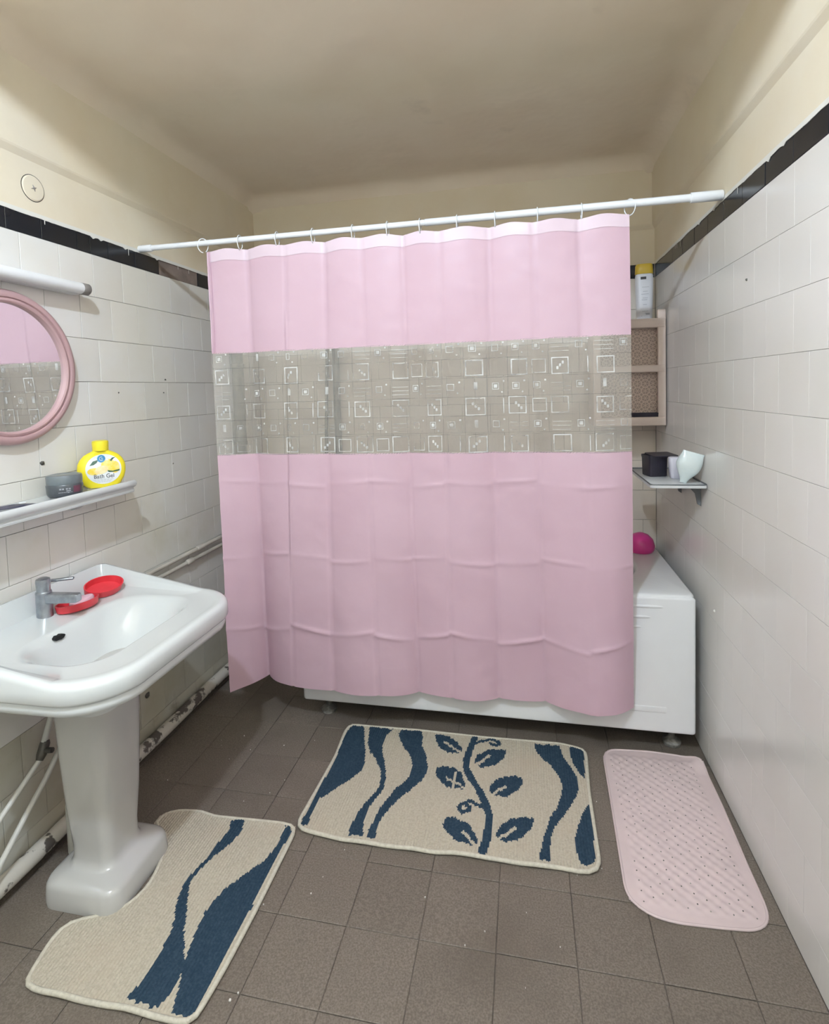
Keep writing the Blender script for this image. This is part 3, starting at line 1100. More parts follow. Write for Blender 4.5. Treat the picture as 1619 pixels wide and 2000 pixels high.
# jar
jp = Matrix.Translation((.068, 1.405, SHT))
jar = thing('gel_jar', 'round charcoal hair gel jar with a grey lid on the porcelain shelf', 'jar', (.068, 1.405, SHT))
b = MB()
b.lathe([(.044, .001), (.047, .004), (.049, .012), (.050, .034), (.048, .038)], 36, jp)
b.build('jar_body', 'jar', jar, 40)
b = MB()
b.lathe([(.047, .0375), (.0485, .040), (.049, .060), (.047, .065), (.040, .0665), (.0385, .0655)], 36, jp)
b.build('lid', 'jar_lid', jar, 40)
adir = math.atan2(-1.38, 1.41)
b = MB()
for z, a0, a1, hh in ((.026, -.30, -.02, .0022), (.026, .04, .34, .0022), (.020, .06, .30, .0016), (.0155, -.36, .40, .0007), (.0145, .12, .22, .0012)):
    nn = 8
    for k in range(nn):
        if hh > .001 and k % 4 == 3 and z > .025:
            continue
        a, c = adir + a0 + (a1 - a0) * k / nn, adir + a0 + (a1 - a0) * (k + .85) / nn
        R_ = .0502
        b.add([jp @ Vector((R_ * math.cos(q_), R_ * math.sin(q_), zz)) for q_, zz in ((a, z - hh), (c, z - hh), (c, z + hh), (a, z + hh))], [(0, 1, 2, 3)])
b.build('lettering', 'ink_grey', jar)
b = MB()
nn = 6
for k in range(nn):
    a, c = adir + .45 + .5 * k / nn, adir + .45 + .5 * (k + 1) / nn
    b.add([jp @ Vector((.0501 * math.cos(q_), .0501 * math.sin(q_), zz)) for q_, zz in ((a, .013), (c, .013), (c, .033), (a, .033))], [(0, 1, 2, 3)])
b.build('maroon_patch', 'maroon', jar)

# bath gel bottle: flat round body, local frame: x = width, y = depth (towards viewer negative), z = up
GB = (.072, 1.553, SHT)
gel = thing('bath_gel_bottle', 'yellow round bath gel bottle with a lemon label on the shelf', 'bottle', GB)
gm = Matrix.Translation(GB) @ Matrix.Rotation(math.radians(43), 4, 'Z') @ Matrix.Diagonal((.88, 1, 1, 1))
b = MB()
rs = []
prof = [(.0, .050), (.004, .056), (.012, .064), (.03, .0755), (.05, .081), (.065, .0815), (.08, .079), (.095, .071), (.108, .058), (.116, .044), (.121, .031), (.124, .027)]
for z, hw in prof:
    dpt = .012 + .016 * math.sin(min(1, (z + .02) / .12) * PI) ** .6 if z < .118 else .02
    dpt = max(.018, dpt)
    rs.append([(hw * math.copysign(abs(math.cos(a)) ** .85, math.cos(a)), dpt * math.copysign(abs(math.sin(a)) ** .7, math.sin(a)), z) for a in [2 * PI * j / 40 for j in range(40)]])
b.rings(rs)
b.xf(gm)
b.build('bottle_body', 'yellow', gel, 50)
b = MB()
b.lathe([(.024, .122), (.0275, .124), (.0285, .150), (.027, .156), (.02, .158)], 28, gm)
b.build('cap', 'yellow', gel, 40)


def dface(hw, z):
    """depth of the bottle face at local x, z"""
    best = None
    for (z0, w0), (z1, w1) in zip(prof, prof[1:]):
        if z0 <= z <= z1:
            w_ = w0 + (w1 - w0) * (z - z0) / (z1 - z0)
    dpt = max(.018, .012 + .016 * math.sin(min(1, (z + .02) / .12) * PI) ** .6)
    c = min(.999, abs(hw) / w_)
    return dpt * (math.sqrt(max(0, 1 - c ** (2 / .85)))) ** .7


def patch(poly, off, m, parent, name, nn=7):
    """polygon fan laid on the curved front of the bottle"""
    b = MB()
    cx = sum(p[0] for p in poly) / len(poly)
    cz = sum(p[1] for p in poly) / len(poly)
    rings_ = []
    for k in range(nn + 1):
        t = k / nn
        rings_.append([(cx + (x - cx) * t, -dface(cx + (x - cx) * t, cz + (z - cz) * t) - off, cz + (z - cz) * t) for x, z in poly])
    rings_[0] = [(p[0] + 1e-5 * math.cos(i), p[1], p[2] + 1e-5 * math.sin(i)) for i, p in enumerate(rings_[0])]
    b.rings(rings_, True, False)
    b.xf(gm)
    o = b.build(name, m, parent, 60)
    return o


ell = lambda cx, cz, a, c, n=36, rot=0: [(cx + a * math.cos(t) * math.cos(rot) - c * math.sin(t) * math.sin(rot), cz + a * math.cos(t) * math.sin(rot) + c * math.sin(t) * math.cos(rot)) for t in [2 * PI * k / n for k in range(n)]]
lab = patch(ell(.006, .062, .060, .050), .0006, 'label_white', gel, 'label')
subs = [patch(ell(.022, .075, .024, .020), .0010, 'lemon', lab, 'lemon_print'),
        patch(ell(.044, .066, .016, .020), .0011, 'lemon', lab, 'lemon_print'),
        patch(ell(-.026, .056, .022, .012), .0010, 'lemon', lab, 'lemon_print'),
        patch(ell(-.001, .060, .022, .014, rot=.2), .0014, 'lemon_pale', lab, 'lemon_slice_print'),
        patch([(-.040, .076), (-.028, .090), (-.010, .094), (-.016, .084), (-.026, .078)], .0016, 'leaf_green', lab, 'leaf_print'),
        patch([(.028, .090), (.036, .098), (.048, .099), (.040, .094), (.033, .086)], .0016, 'leaf_green', lab, 'leaf_print'),
        patch([(.018, .058), (.034, .054), (.060, .058), (.058, .052), (.034, .050), (.022, .051)], .0018, 'leaf_green', lab, 'leaf_print'),
        patch(ell(.000, .097, .0135, .0125), .0019, 'logo_blue', lab, 'logo'),
        ]
b = MB()
sp_ = []
for k in range(20):
    a = math.radians(50 + 270 * k / 19)
    sp_.append((.006 * math.cos(a), -dface(0, .097) - .0024, .097 + .0058 * math.sin(a)))
b.tube(sp_, .0010, 6)
b.tube([(-.001, -dface(0, .097) - .0024, .097), (.006, -dface(0, .097) - .0024, .097)], .0009, 6)
b.xf(gm)
subs.append(b.build('logo_swirl', 'label_white', lab))
tm = text_mesh('Bath Gel', .0195, .0002)
tm.materials.append(MT['ink'])
for v in tm.vertices:
    x, z, e = v.co.x + .006, v.co.y + .0325, v.co.z
    v.co = gm @ Vector((x, -dface(x, z) - .0012 - e, z))
to = bpy.data.objects.new('lettering', tm)
COL.objects.link(to)
to.parent = lab
subs.append(to)
b = MB()
for z, w_ in ((.0275, .035), (.0235, .03), (.0195, .024)):
    for k in range(6):
        a, c = .004 - w_ + 2 * w_ * k / 6, .004 - w_ + 2 * w_ * (k + .8) / 6
        b.add([gm @ Vector((x, -dface(x, zz) - .0011, zz)) for x, zz in ((a, z), (c, z), (c, z + .0009), (a, z + .0009))], [(0, 1, 2, 3)])
subs.append(b.build('small_print', 'ink_grey', lab))
lab.matrix_parent_inverse = Matrix.Translation(-gel.location)
for s_ in subs:
    s_.parent = lab
    s_.matrix_parent_inverse = Matrix.Identity(4)

# dark sachet on the shelf
b = MB()
pts = [(-.065, -.012), (-.03, -.020), (.02, -.022), (.062, -.004), (.03, .016), (.0, .012), (-.05, .018)]
nn = 5
rs = []
for k in range(nn + 1):
    t = 1 - k / nn * .98
    rs.append([(x * t, y * t, .002 + .006 * (1 - t) + .003 * math.sin(x * 90) * t) for x, y in pts])
rs.insert(0, [(x, y, .0) for x, y in pts])
b.rings(rs)
b.xf(Matrix.Translation((.060, 1.238, SHT)) @ Matrix.Rotation(math.radians(62), 4, 'Z'))
sac = tag(b.build('sachet', 'sachet', None, 60), 'torn dark foil sachet lying flat on the porcelain shelf', 'sachet')
b = MB()
b.prism(ell(.022, .0, .010, .006, 8), lambda p: (p[0], p[1], .007), lambda p: (p[0], p[1], .0095))
b.xf(Matrix.Translation((.060, 1.238, SHT)) @ Matrix.Rotation(math.radians(62), 4, 'Z'))
b.build('white_mark', 'label_white', sac)

# ================================================================== SMALL WALL FITTINGS
ros = thing('junction_cover', 'round painted junction cover on the plaster above the black border', 'cover plate', (.0015, 1.427, 2.061))
rm = Matrix.Translation((.0015, 1.427, 2.061)) @ Matrix.Rotation(PI / 2, 4, 'Y')
b = MB()
b.lathe([(.0385, .0), (.0385, .0015), (.036, .0025), (.0355, .0035), (.012, .0045), (.0001, .0045)], 36, rm)
b.build('disc', 'plaster', ros, 30)
b = MB()
b.lathe([(.0405, .0), (.0405, .0008), (.0387, .0008), (.0387, .0)], 36, rm)
b.build('gap', 'hole', ros)
b = MB()
for k in range(4):
    a = k * PI / 2 + .4
    b.tube([rm @ Vector((0, 0, .005)), rm @ Vector((.010 * math.cos(a), .010 * math.sin(a), .0046))], [.0028, .0008], 6)
b.build('screw', 'grey_cap', ros)

plugs = [('left', 1.395, 1.207, .0075, 'dark wall plug in the tiles under the pink mirror'),
         ('left', 2.005, 1.474, .0045, 'dark screw hole high on the left tiles near the curtain'),
         ('left', 1.99, 1.42, .0028, 'tiny dark hole just below the screw hole near the curtain'),
         ('left', 1.735, 1.423, .0028, 'tiny dark hole in the tiles between mirror and curtain'),
         ('left', 2.025, 1.115, .0032, 'dark hole in the left tiles above the wall pipes'),
         ('left', 1.905, 2.005, .0032, 'small dark nail hole under the left end of the curtain rod'),
         ('left', 1.78, .285, .013, 'large dark chipped hole low on the wall beside the pedestal'),
         ('left', 1.79, .225, .013, 'lowest dark chipped hole on the wall beside the pedestal'),
         ('left', 1.165, .36, .010, 'dark hole in the wall under the sink near the supply pipes'),
         ('right', 1.725, 1.69, .0045, 'dark nail in the upper right wall tiles'),
         ('right', 1.99, .60, .006, 'small pale paint blob on the right wall beside the tub'),
         ('right', 1.905, 1.965, .0032, 'small dark nail hole under the right end of the curtain rod')]
for side, y, z, r, lb in plugs:
    rr = random.Random(int(y * 1000))
    b = MB()
    n = 9
    ring = [(r * rr.uniform(.7, 1.15) * math.cos(2 * PI * k / n), r * rr.uniform(.7, 1.15) * math.sin(2 * PI * k / n)) for k in range(n)]
    x0, s_ = (0, 1) if side == 'left' else (W, -1)
    b.rings([[(x0 - s_ * .001, y + p[0], z + p[1]) for p in ring], [(x0 + s_ * .0016, y + p[0] * .95, z + p[1] * .95) for p in ring],
             [(x0 + s_ * (.0025 + r * .25), y + p[0] * .6, z + p[1] * .6) for p in ring]])
    tag(b.build('wall_plug', 'fleck' if 'pale' in lb else 'valve', None, 50), lb, 'wall plug')

# pipes
pp = thing('water_pipe', 'upper cream painted pipe along the left wall beside the sink', 'pipe', (.02, 2.2, .71))
b = MB()
b.tube([(.018, 1.60, .700), (.018, 1.80, .705), (.018, 2.20, .709), (.018, D - .01, .712)], .0085, 10)
b.build('pipe', 'pipe', pp, 60)
for y in (2.16,):
    b = MB()
    b.tube([(.018, y - .025, .709), (.018, y - .02, .709), (.018, y + .02, .709), (.018, y + .025, .709)], [.009, .0125, .0125, .009], 10)
    b.build('coupling', 'pipe', pp, 60)
pp = thing('water_pipe', 'lower cream painted pipe along the left wall beside the sink', 'pipe', (.02, 2.2, .67))
b = MB()
b.tube([(.018, 1.60, .664), (.018, 1.87, .669), (.018, 2.2, .671), (.018, D - .01, .674)], .0085, 10)
b.build('pipe', 'pipe', pp, 60)
b = MB()
b.tube([(.018, 2.055, .671), (.018, 2.06, .671), (.018, 2.095, .671), (.018, 2.10, .671)], [.009, .013, .013, .009], 10)
b.build('coupling', 'pipe', pp, 60)
b = MB()
pts = [(.028, .75 + k * .1, .052 + .002 * math.sin(k)) for k in range(21)]
b.tube(pts, .024, 12)
tag(b.build('floor_pipe', 'pipe_peel', None, 60), 'pipe with peeling white paint running along the foot of the left wall', 'pipe')
b = MB()
b.tube([(.05, 1.10, .225), (.05, 1.142, .256), (.05, 1.275, .337), (.055, 1.285, .345)], .0075, 10)
b.tube([(.05, 1.285, .365), (.05, 1.305, .41), (.06, 1.32, .46), (.09, 1.325, .54), (.12, 1.32, .60)], .009, 10)
h1 = MB()
h1.v, h1.f, h1.m = b.v, b.f, b.m
hs = thing('supply_hose', 'upper white supply hose with dark valve under the sink', 'hose', (.05, 1.285, .30))
h1.build('hose', 'hose', hs, 60)
b = MB()
b.tube([(.05, 1.27, .333), (.05, 1.278, .345), (.05, 1.292, .372), (.05, 1.296, .38)], [.010, .014, .014, .010], 10)
b.tube([(.05, 1.283, .355), (.085, 1.283, .36)], .008, 8)
b.build('valve', 'valve', hs, 50)
b = MB()
b.tube([(.05, 1.08, .075), (.05, 1.132, .132), (.05, 1.22, .21), (.05, 1.287, .265), (.055, 1.34, .33), (.07, 1.36, .42)], .008, 10)
tag(b.build('supply_hose', 'hose', None, 60), 'lower curved white hose under the sink by the wall', 'hose')
b = MB()
b.tube([(.085, 1.335, .0), (.085, 1.335, .15), (.10, 1.33, .2), (.13, 1.32, .23)], .017, 14)
tag(b.build('waste_pipe', 'hose', None, 60), 'short white waste pipe behind the pedestal foot', 'pipe')

# ================================================================== CORNER UNIT (right back)
CX0, CX1, CY0, CY1 = 1.80, 2.114, 2.600, 2.815
cu = thing('corner_shelf_unit', 'pinkish beige plastic shelf unit with lattice back in the corner', 'shelf unit', (1.95, 2.7, 1.205))
for x0, x1 in ((CX1 - .034, CX1), (CX0, CX0 + .034)):
    b = MB()
    b.rbox(x0, x1, CY0, CY0 + .022, 1.203, 1.728, .004)
    b.build('front_post', 'cabinet', cu, 50)
for x0, x1 in ((CX1 - .012, CX1), (CX0, CX0 + .012)):
    b = MB()
    b.rbox(x0, x1, CY0 + .022, CY1, 1.203, 1.69, .003)
    b.build('side_panel', 'cabinet', cu, 50)
for z0, z1 in ((1.648, 1.690), (1.447, 1.480), (1.203, 1.243)):
    b = MB()
    b.rbox(CX0 + .003, CX1 - .003, CY0 - .002, CY1, z0, z1, .005)
    b.build('shelf_board', 'cabinet', cu, 50)
for za, zb in ((1.243, 1.447), (1.480, 1.648)):
    b = MB()
    y = CY0 + .045
    b.box(CX0 + .012, CX1 - .012, y + .002, y + .005, za, zb)
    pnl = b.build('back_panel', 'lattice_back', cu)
    b = MB()
    P = .034
    nxx, nzz = int((CX1 - CX0) / P) + 1, int((zb - za) / P) + 1
    for i in range(nxx):
        for j in range(nzz):
            cx_, cz_ = CX0 + .03 + i * P, za + P / 2 + j * P
            if cx_ > CX1 - .02 or cz_ > zb - .006:
                continue
            for k in range(6):
                a = k * PI / 3 + (i + j) % 2 * PI / 6
                p0 = (cx_, y, cz_)
                p1 = (min(max(cx_ + .019 * math.cos(a), CX0 + .013), CX1 - .013), y, min(max(cz_ + .019 * math.sin(a), za + .002), zb - .002))
                p2a = a + PI / 3
                p2 = (min(max(cx_ + .019 * math.cos(p2a), CX0 + .013), CX1 - .013), y, min(max(cz_ + .019 * math.sin(p2a), za + .002), zb - .002))
                b.tube([p0, p1], .0016, 4, caps=False)
                b.tube([p1, p2], .0022, 4, caps=False)
    lo = b.build('lattice', 'lattice', cu)
    lo['label'] = 'interlaced star lattice'

# shampoo bottle on the unit
BP = (2.040, 2.685, 1.690)
bo = thing('shampoo_bottle', 'white shampoo bottle with a mustard yellow cap on the corner unit', 'bottle', BP)
bm4 = Matrix.Translation(BP) @ Matrix.Rotation(math.radians(-4), 4, 'Z')
b = MB()
b.rings([[(x, y, z) for x, y, _ in rrect(0, 0, hx, hy, .02, 0, 6)] for z, hx, hy in ((.0, .030, .020), (.004, .034, .023), (.08, .0365, .025), (.17, .0385, .026), (.205, .0385, .026), (.212, .036, .024))])
b.xf(bm4)
b.build('bottle_body', 'bottle_white', bo, 45)
b = MB()
b.rings([[(x, y, z) for x, y, _ in rrect(0, 0, hx, hy, .02, 0, 6)] for z, hx, hy in ((.2125, .0375, .025), (.215, .039, .0265), (.252, .0375, .025), (.258, .034, .022))])
b.xf(bm4)
b.build('cap', 'cap_yellow', bo, 45)
b = MB()
b.box(-.018, .006, -.0268, -.0258, .186, .198)
b.xf(bm4)
b.build('brand_block', 'ink', bo)
b = MB()
for z, x0, x1 in ((.15, -.012, .018), (.13, -.008, .012), (.118, -.016, .016), (.10, -.01, .012), (.092, -.014, .01), (.07, -.008, .008), (.04, -.012, .014), (.03, .0, .016), (.018, -.016, -.012)):
    b.box(x0, x1, -.0263, -.0246, z, z + .0016)
b.box(.004, .02, -.0262, -.024, .024, .031)
b.xf(bm4)
b.build('small_print', 'ink_grey', bo)['kind'] = 'stuff'
# dark tray in the lower bay
b = MB()
b.rings([[(x, y, z) for x, y, _ in rrect(2.03, 2.620, hx, hy * .32, .01, 0, 6)] for z, hx, hy in ((1.2435, .06, .05), (1.262, .068, .058), (1.262, .064, .054), (1.25, .055, .045))])
tag(b.build('soap_tray', 'black_plastic', None, 40), 'flat black tray in the lower bay of the corner unit', 'tray')

# ================================================================== RIGHT WALL SHELF
rsf = thing('glass_shelf', 'small frosted shelf on metal brackets on the right wall', 'shelf', (2.02, 2.25, 1.02))
b = MB()
b.rings([[(x, y, z) for x, y, _ in rrect(2.022, 2.255, .096 - i_, .205 - i_, .014, 0, 6)] for z, i_ in ((1.018, .001), (1.019, 0), (1.027, 0), (1.028, .001))])
b.build('panel', 'glass_shelf', rsf, 40)
b = MB()
ring = rrect(2.022, 2.255, .094, .203, .014, 1.0305, 6)
b.tube([p for p in ring] + [ring[0]], .0025, 6)
b.build('rim_wire', 'bracket', rsf, 60)
for y in (2.13, 2.38):
    b = MB()
    b.prism([(W - .003, 1.017), (W - .11, 1.017), (W - .11, 1.010), (W - .04, 1.005), (W - .022, .985), (W - .014, .945), (W - .003, .938)], lambda p: (p[0], y - .006, p[1]), lambda p: (p[0], y + .006, p[1]))
    b.build('bracket', 'bracket', rsf)
# black pot with lilac label, white tube, packet
pt = thing('black_pot', 'square black pot with dark rim on the small right shelf', 'pot', (1.985, 2.29, 1.0285))
pr_ = Matrix.Translation((1.990, 2.275, 1.0285)) @ Matrix.Rotation(math.radians(14), 4, 'Z')
b = MB()
b.rings([[(x, y, z) for x, y, _ in rrect(0, 0, h_, h_, .008, 0, 5)] for z, h_ in ((.0, .033), (.003, .0355), (.072, .037), (.075, .0385), (.084, .0385), (.084, .035), (.06, .034))])
b.xf(pr_)
b.build('pot_body', 'black_plastic', pt, 40)
b = MB()
b.rings([[(x, y, z) for x, y, _ in rrect(.02, -.01, .048, .044, .006, 0, 5)] for z in (.0845, .088)])
b.xf(pr_ @ Matrix.Rotation(.06, 4, 'X'))
b.build('flap', 'black_plastic', pt, 40)
b = MB()
tb = Matrix.Translation((2.055, 2.215, 1.0285)) @ Matrix.Rotation(math.radians(6), 4, 'X')
b.rings([[(x, y, z) for x, y, _ in rrect(0, 0, a, c, .012, 0, 6)] for z, a, c in ((.0, .020, .016), (.003, .023, .019), (.045, .027, .020), (.080, .029, .015), (.083, .027, .012))])
b.xf(tb)
tag(b.build('cream_tub', 'lilac', None, 45), 'lilac white plastic tub between the black pot and the pale packet', 'tub')
b = MB()
nn, mm_ = 14, 12
rs = []
for j in range(nn + 1):
    t = j / nn
    hw = .012 + .030 * sstep(0, .55, t) * (1 - .22 * sstep(.75, 1, t))
    hd = (.003 + .017 * math.sin(PI * min(1, t * .98 + .01)) ** .8)
    ring = []
    for k in range(20):
        a = 2 * PI * k / 20
        w_ = 1 + .10 * noise.noise((math.cos(a) * 1.5, math.sin(a) * 1.5, t * 4))
        ring.append((hw * w_ * math.copysign(abs(math.cos(a)) ** .8, math.cos(a)), hd * w_ * math.sin(a), .118 * t))
    rs.append(ring)
b.rings(rs)
b.xf(Matrix.Translation((2.050, 2.105, 1.030)) @ Matrix.Rotation(math.radians(6), 4, 'X') @ Matrix.Rotation(math.radians(16), 4, 'Y') @ Matrix.Rotation(math.radians(-8), 4, 'Z'))
tag(b.build('plastic_packet', 'packet', None, 50), 'crumpled pale green white packet standing at the right shelf end', 'packet')

# ================================================================== RUGS
RUG = {
 'out': [(0.754,2.059),(0.803,2.058),(1.034,2.065),(1.322,2.062),(1.595,2.071),(1.68,2.051),(1.688,2.031),(1.676,1.846),(1.675,1.674),(1.674,1.553),(1.665,1.528),(1.644,1.515),(1.605,1.515),(1.56,1.52),(1.509,1.514),(1.445,1.514),(1.381,1.517),(1.327,1.515),(1.248,1.519),(1.2,1.509),(1.125,1.509),(1.049,1.507),(0.978,1.508),(0.92,1.504),(0.837,1.513),(0.762,1.518),(0.746,1.529),(0.738,1.553),(0.744,1.693),(0.75,1.863),(0.738,2.015),(0.741,2.046)],
 'A': [(0.756,2.054),(0.805,2.052),(0.85,1.926),(0.874,1.838),(0.872,1.795),(0.839,1.743),(0.797,1.683),(0.77,1.646),(0.768,1.614),(0.772,1.554),(0.772,1.53),(0.755,1.531),(0.749,1.55),(0.751,1.675),(0.757,1.841),(0.745,1.996)],
 'B': [(0.83,2.056),(0.843,1.999),(0.855,1.938),(0.88,1.901),(0.91,1.866),(0.936,1.826),(0.953,1.777),(0.958,1.733),(0.949,1.698),(0.93,1.654),(0.918,1.613),(0.915,1.57),(0.913,1.545),(0.92,1.519),(0.965,1.519),(0.954,1.552),(0.948,1.596),(0.948,1.63),(0.958,1.668),(0.97,1.702),(0.976,1.736),(0.971,1.78),(0.952,1.84),(0.93,1.892),(0.916,1.936),(0.914,1.985),(0.916,2.023),(0.931,2.052)],
 'C': [(0.968,2.057),(0.959,2.023),(0.987,1.972),(1.029,1.913),(1.05,1.866),(1.055,1.809),(1.044,1.772),(1.014,1.728),(0.998,1.679),(0.985,1.637),(0.981,1.589),(0.974,1.556),(0.977,1.521),(1.006,1.524),(0.999,1.56),(1.001,1.589),(1.007,1.619),(1.025,1.656),(1.044,1.695),(1.07,1.737),(1.098,1.781),(1.112,1.823),(1.109,1.865),(1.089,1.929),(1.068,1.972),(1.061,2.021),(1.048,2.057)],
 'D': [(1.499,2.053),(1.498,2.023),(1.516,1.986),(1.551,1.942),(1.58,1.89),(1.589,1.842),(1.581,1.794),(1.565,1.742),(1.54,1.695),(1.529,1.657),(1.518,1.616),(1.511,1.578),(1.501,1.541),(1.501,1.531),(1.532,1.531),(1.534,1.561),(1.538,1.605),(1.547,1.644),(1.561,1.674),(1.585,1.711),(1.608,1.753),(1.63,1.793),(1.643,1.836),(1.643,1.89),(1.626,1.938),(1.608,1.978),(1.596,2.022),(1.594,2.056)],
 'E': [(1.632,2.057),(1.68,2.047),(1.67,1.884),(1.655,1.912),(1.638,1.951),(1.628,2.004)],
 'F': [(1.667,1.772),(1.669,1.705),(1.667,1.612),(1.666,1.562),(1.646,1.532),(1.621,1.534),(1.615,1.56),(1.609,1.595),(1.613,1.632),(1.626,1.673),(1.643,1.725)],
 'L1': [(1.105,2.04),(1.128,2.05),(1.162,2.043),(1.198,2.017),(1.223,1.979),(1.226,1.951),(1.198,1.952),(1.168,1.947),(1.141,1.966),(1.12,1.999)],
 'L2': [(1.276,1.903),(1.284,1.949),(1.312,1.982),(1.35,1.997),(1.392,1.995),(1.386,1.954),(1.361,1.917),(1.333,1.896),(1.304,1.889)],
 'L3': [(1.143,1.86),(1.171,1.873),(1.209,1.871),(1.238,1.844),(1.255,1.801),(1.253,1.772),(1.222,1.767),(1.189,1.776),(1.16,1.801),(1.143,1.834)],
 'L4': [(1.341,1.796),(1.358,1.833),(1.393,1.856),(1.428,1.865),(1.455,1.854),(1.45,1.819),(1.429,1.787),(1.396,1.758),(1.369,1.758),(1.344,1.768)],
 'L5': [(1.203,1.61),(1.209,1.64),(1.245,1.642),(1.279,1.627),(1.304,1.603),(1.32,1.568),(1.318,1.545),(1.287,1.547),(1.249,1.559),(1.217,1.585)],
 'L6': [(1.371,1.592),(1.381,1.632),(1.412,1.666),(1.45,1.68),(1.49,1.683),(1.485,1.65),(1.463,1.611),(1.432,1.587),(1.402,1.578),(1.378,1.578)],
 'vine': [(1.267,2.053),(1.254,1.978),(1.247,1.92),(1.249,1.877),(1.272,1.829),(1.306,1.776),(1.33,1.725),(1.347,1.676),(1.347,1.619),(1.344,1.572),(1.335,1.527)],
 't1': [(1.27,2.011),(1.3,2.04),(1.331,2.051),(1.359,2.043),(1.364,2.026),(1.341,2.016),(1.328,2.028)],
 't2': [(1.336,1.691),(1.311,1.713),(1.276,1.718),(1.251,1.703),(1.246,1.684),(1.261,1.67),(1.28,1.677),(1.282,1.692),(1.272,1.697)],
 'v1': [(1.152,2.004),(1.221,1.956)],
 'v2': [(1.281,1.893),(1.329,1.956)],
 'v3': [(1.187,1.815),(1.256,1.777)],
 'v3b': [(1.214,1.845),(1.214,1.775)],
 'v4': [(1.342,1.754),(1.394,1.805)],
 'v5': [(1.27,1.59),(1.318,1.545)],
 'v6': [(1.372,1.577),(1.432,1.633)],
}
UMAT = {
 'out': [(0.281,0.992),(0.262,1.067),(0.257,1.107),(0.269,1.133),(0.322,1.154),(0.379,1.188),(0.4,1.223),(0.405,1.272),(0.388,1.337),(0.354,1.41),(0.326,1.439),(0.293,1.444),(0.269,1.461),(0.274,1.499),(0.316,1.523),(0.398,1.532),(0.449,1.52),(0.56,1.526),(0.689,1.532),(0.724,1.53),(0.738,1.52),(0.742,1.498),(0.743,1.405),(0.745,1.246),(0.742,1.105),(0.735,0.996),(0.726,0.981),(0.696,0.981),(0.646,0.981),(0.564,0.982),(0.456,0.979),(0.349,0.978),(0.313,0.978),(0.29,0.985)],
 'P': [(0.517,1.515),(0.532,1.478),(0.523,1.424),(0.522,1.374),(0.51,1.332),(0.502,1.292),(0.513,1.245),(0.538,1.193),(0.555,1.154),(0.562,1.106),(0.563,1.069),(0.564,1.034),(0.555,0.999),(0.553,0.992),(0.638,0.992),(0.646,1.015),(0.648,1.049),(0.642,1.087),(0.619,1.116),(0.591,1.16),(0.567,1.198),(0.538,1.25),(0.519,1.295),(0.522,1.333),(0.539,1.377),(0.566,1.431),(0.573,1.477),(0.559,1.522)],
 'Q': [(0.704,1.522),(0.712,1.456),(0.699,1.39),(0.667,1.345),(0.631,1.289),(0.618,1.252),(0.614,1.212),(0.621,1.166),(0.628,1.122),(0.645,1.074),(0.66,1.038),(0.675,0.996),(0.678,0.989),(0.721,0.987),(0.729,1.004),(0.728,1.112),(0.732,1.249),(0.729,1.395),(0.734,1.504),(0.719,1.525)],
}
PMAT = [(1.751,2.028),(1.76,2.054),(1.785,2.074),(1.92,2.084),(2.033,2.077),(2.078,2.056),(2.098,2.032),(2.097,2.005),(2.097,1.845),(2.089,1.63),(2.087,1.498),(2.082,1.464),(2.063,1.438),(2.033,1.422),(1.955,1.415),(1.848,1.41),(1.796,1.416),(1.759,1.435),(1.739,1.456),(1.733,1.488),(1.738,1.627),(1.744,1.806)]



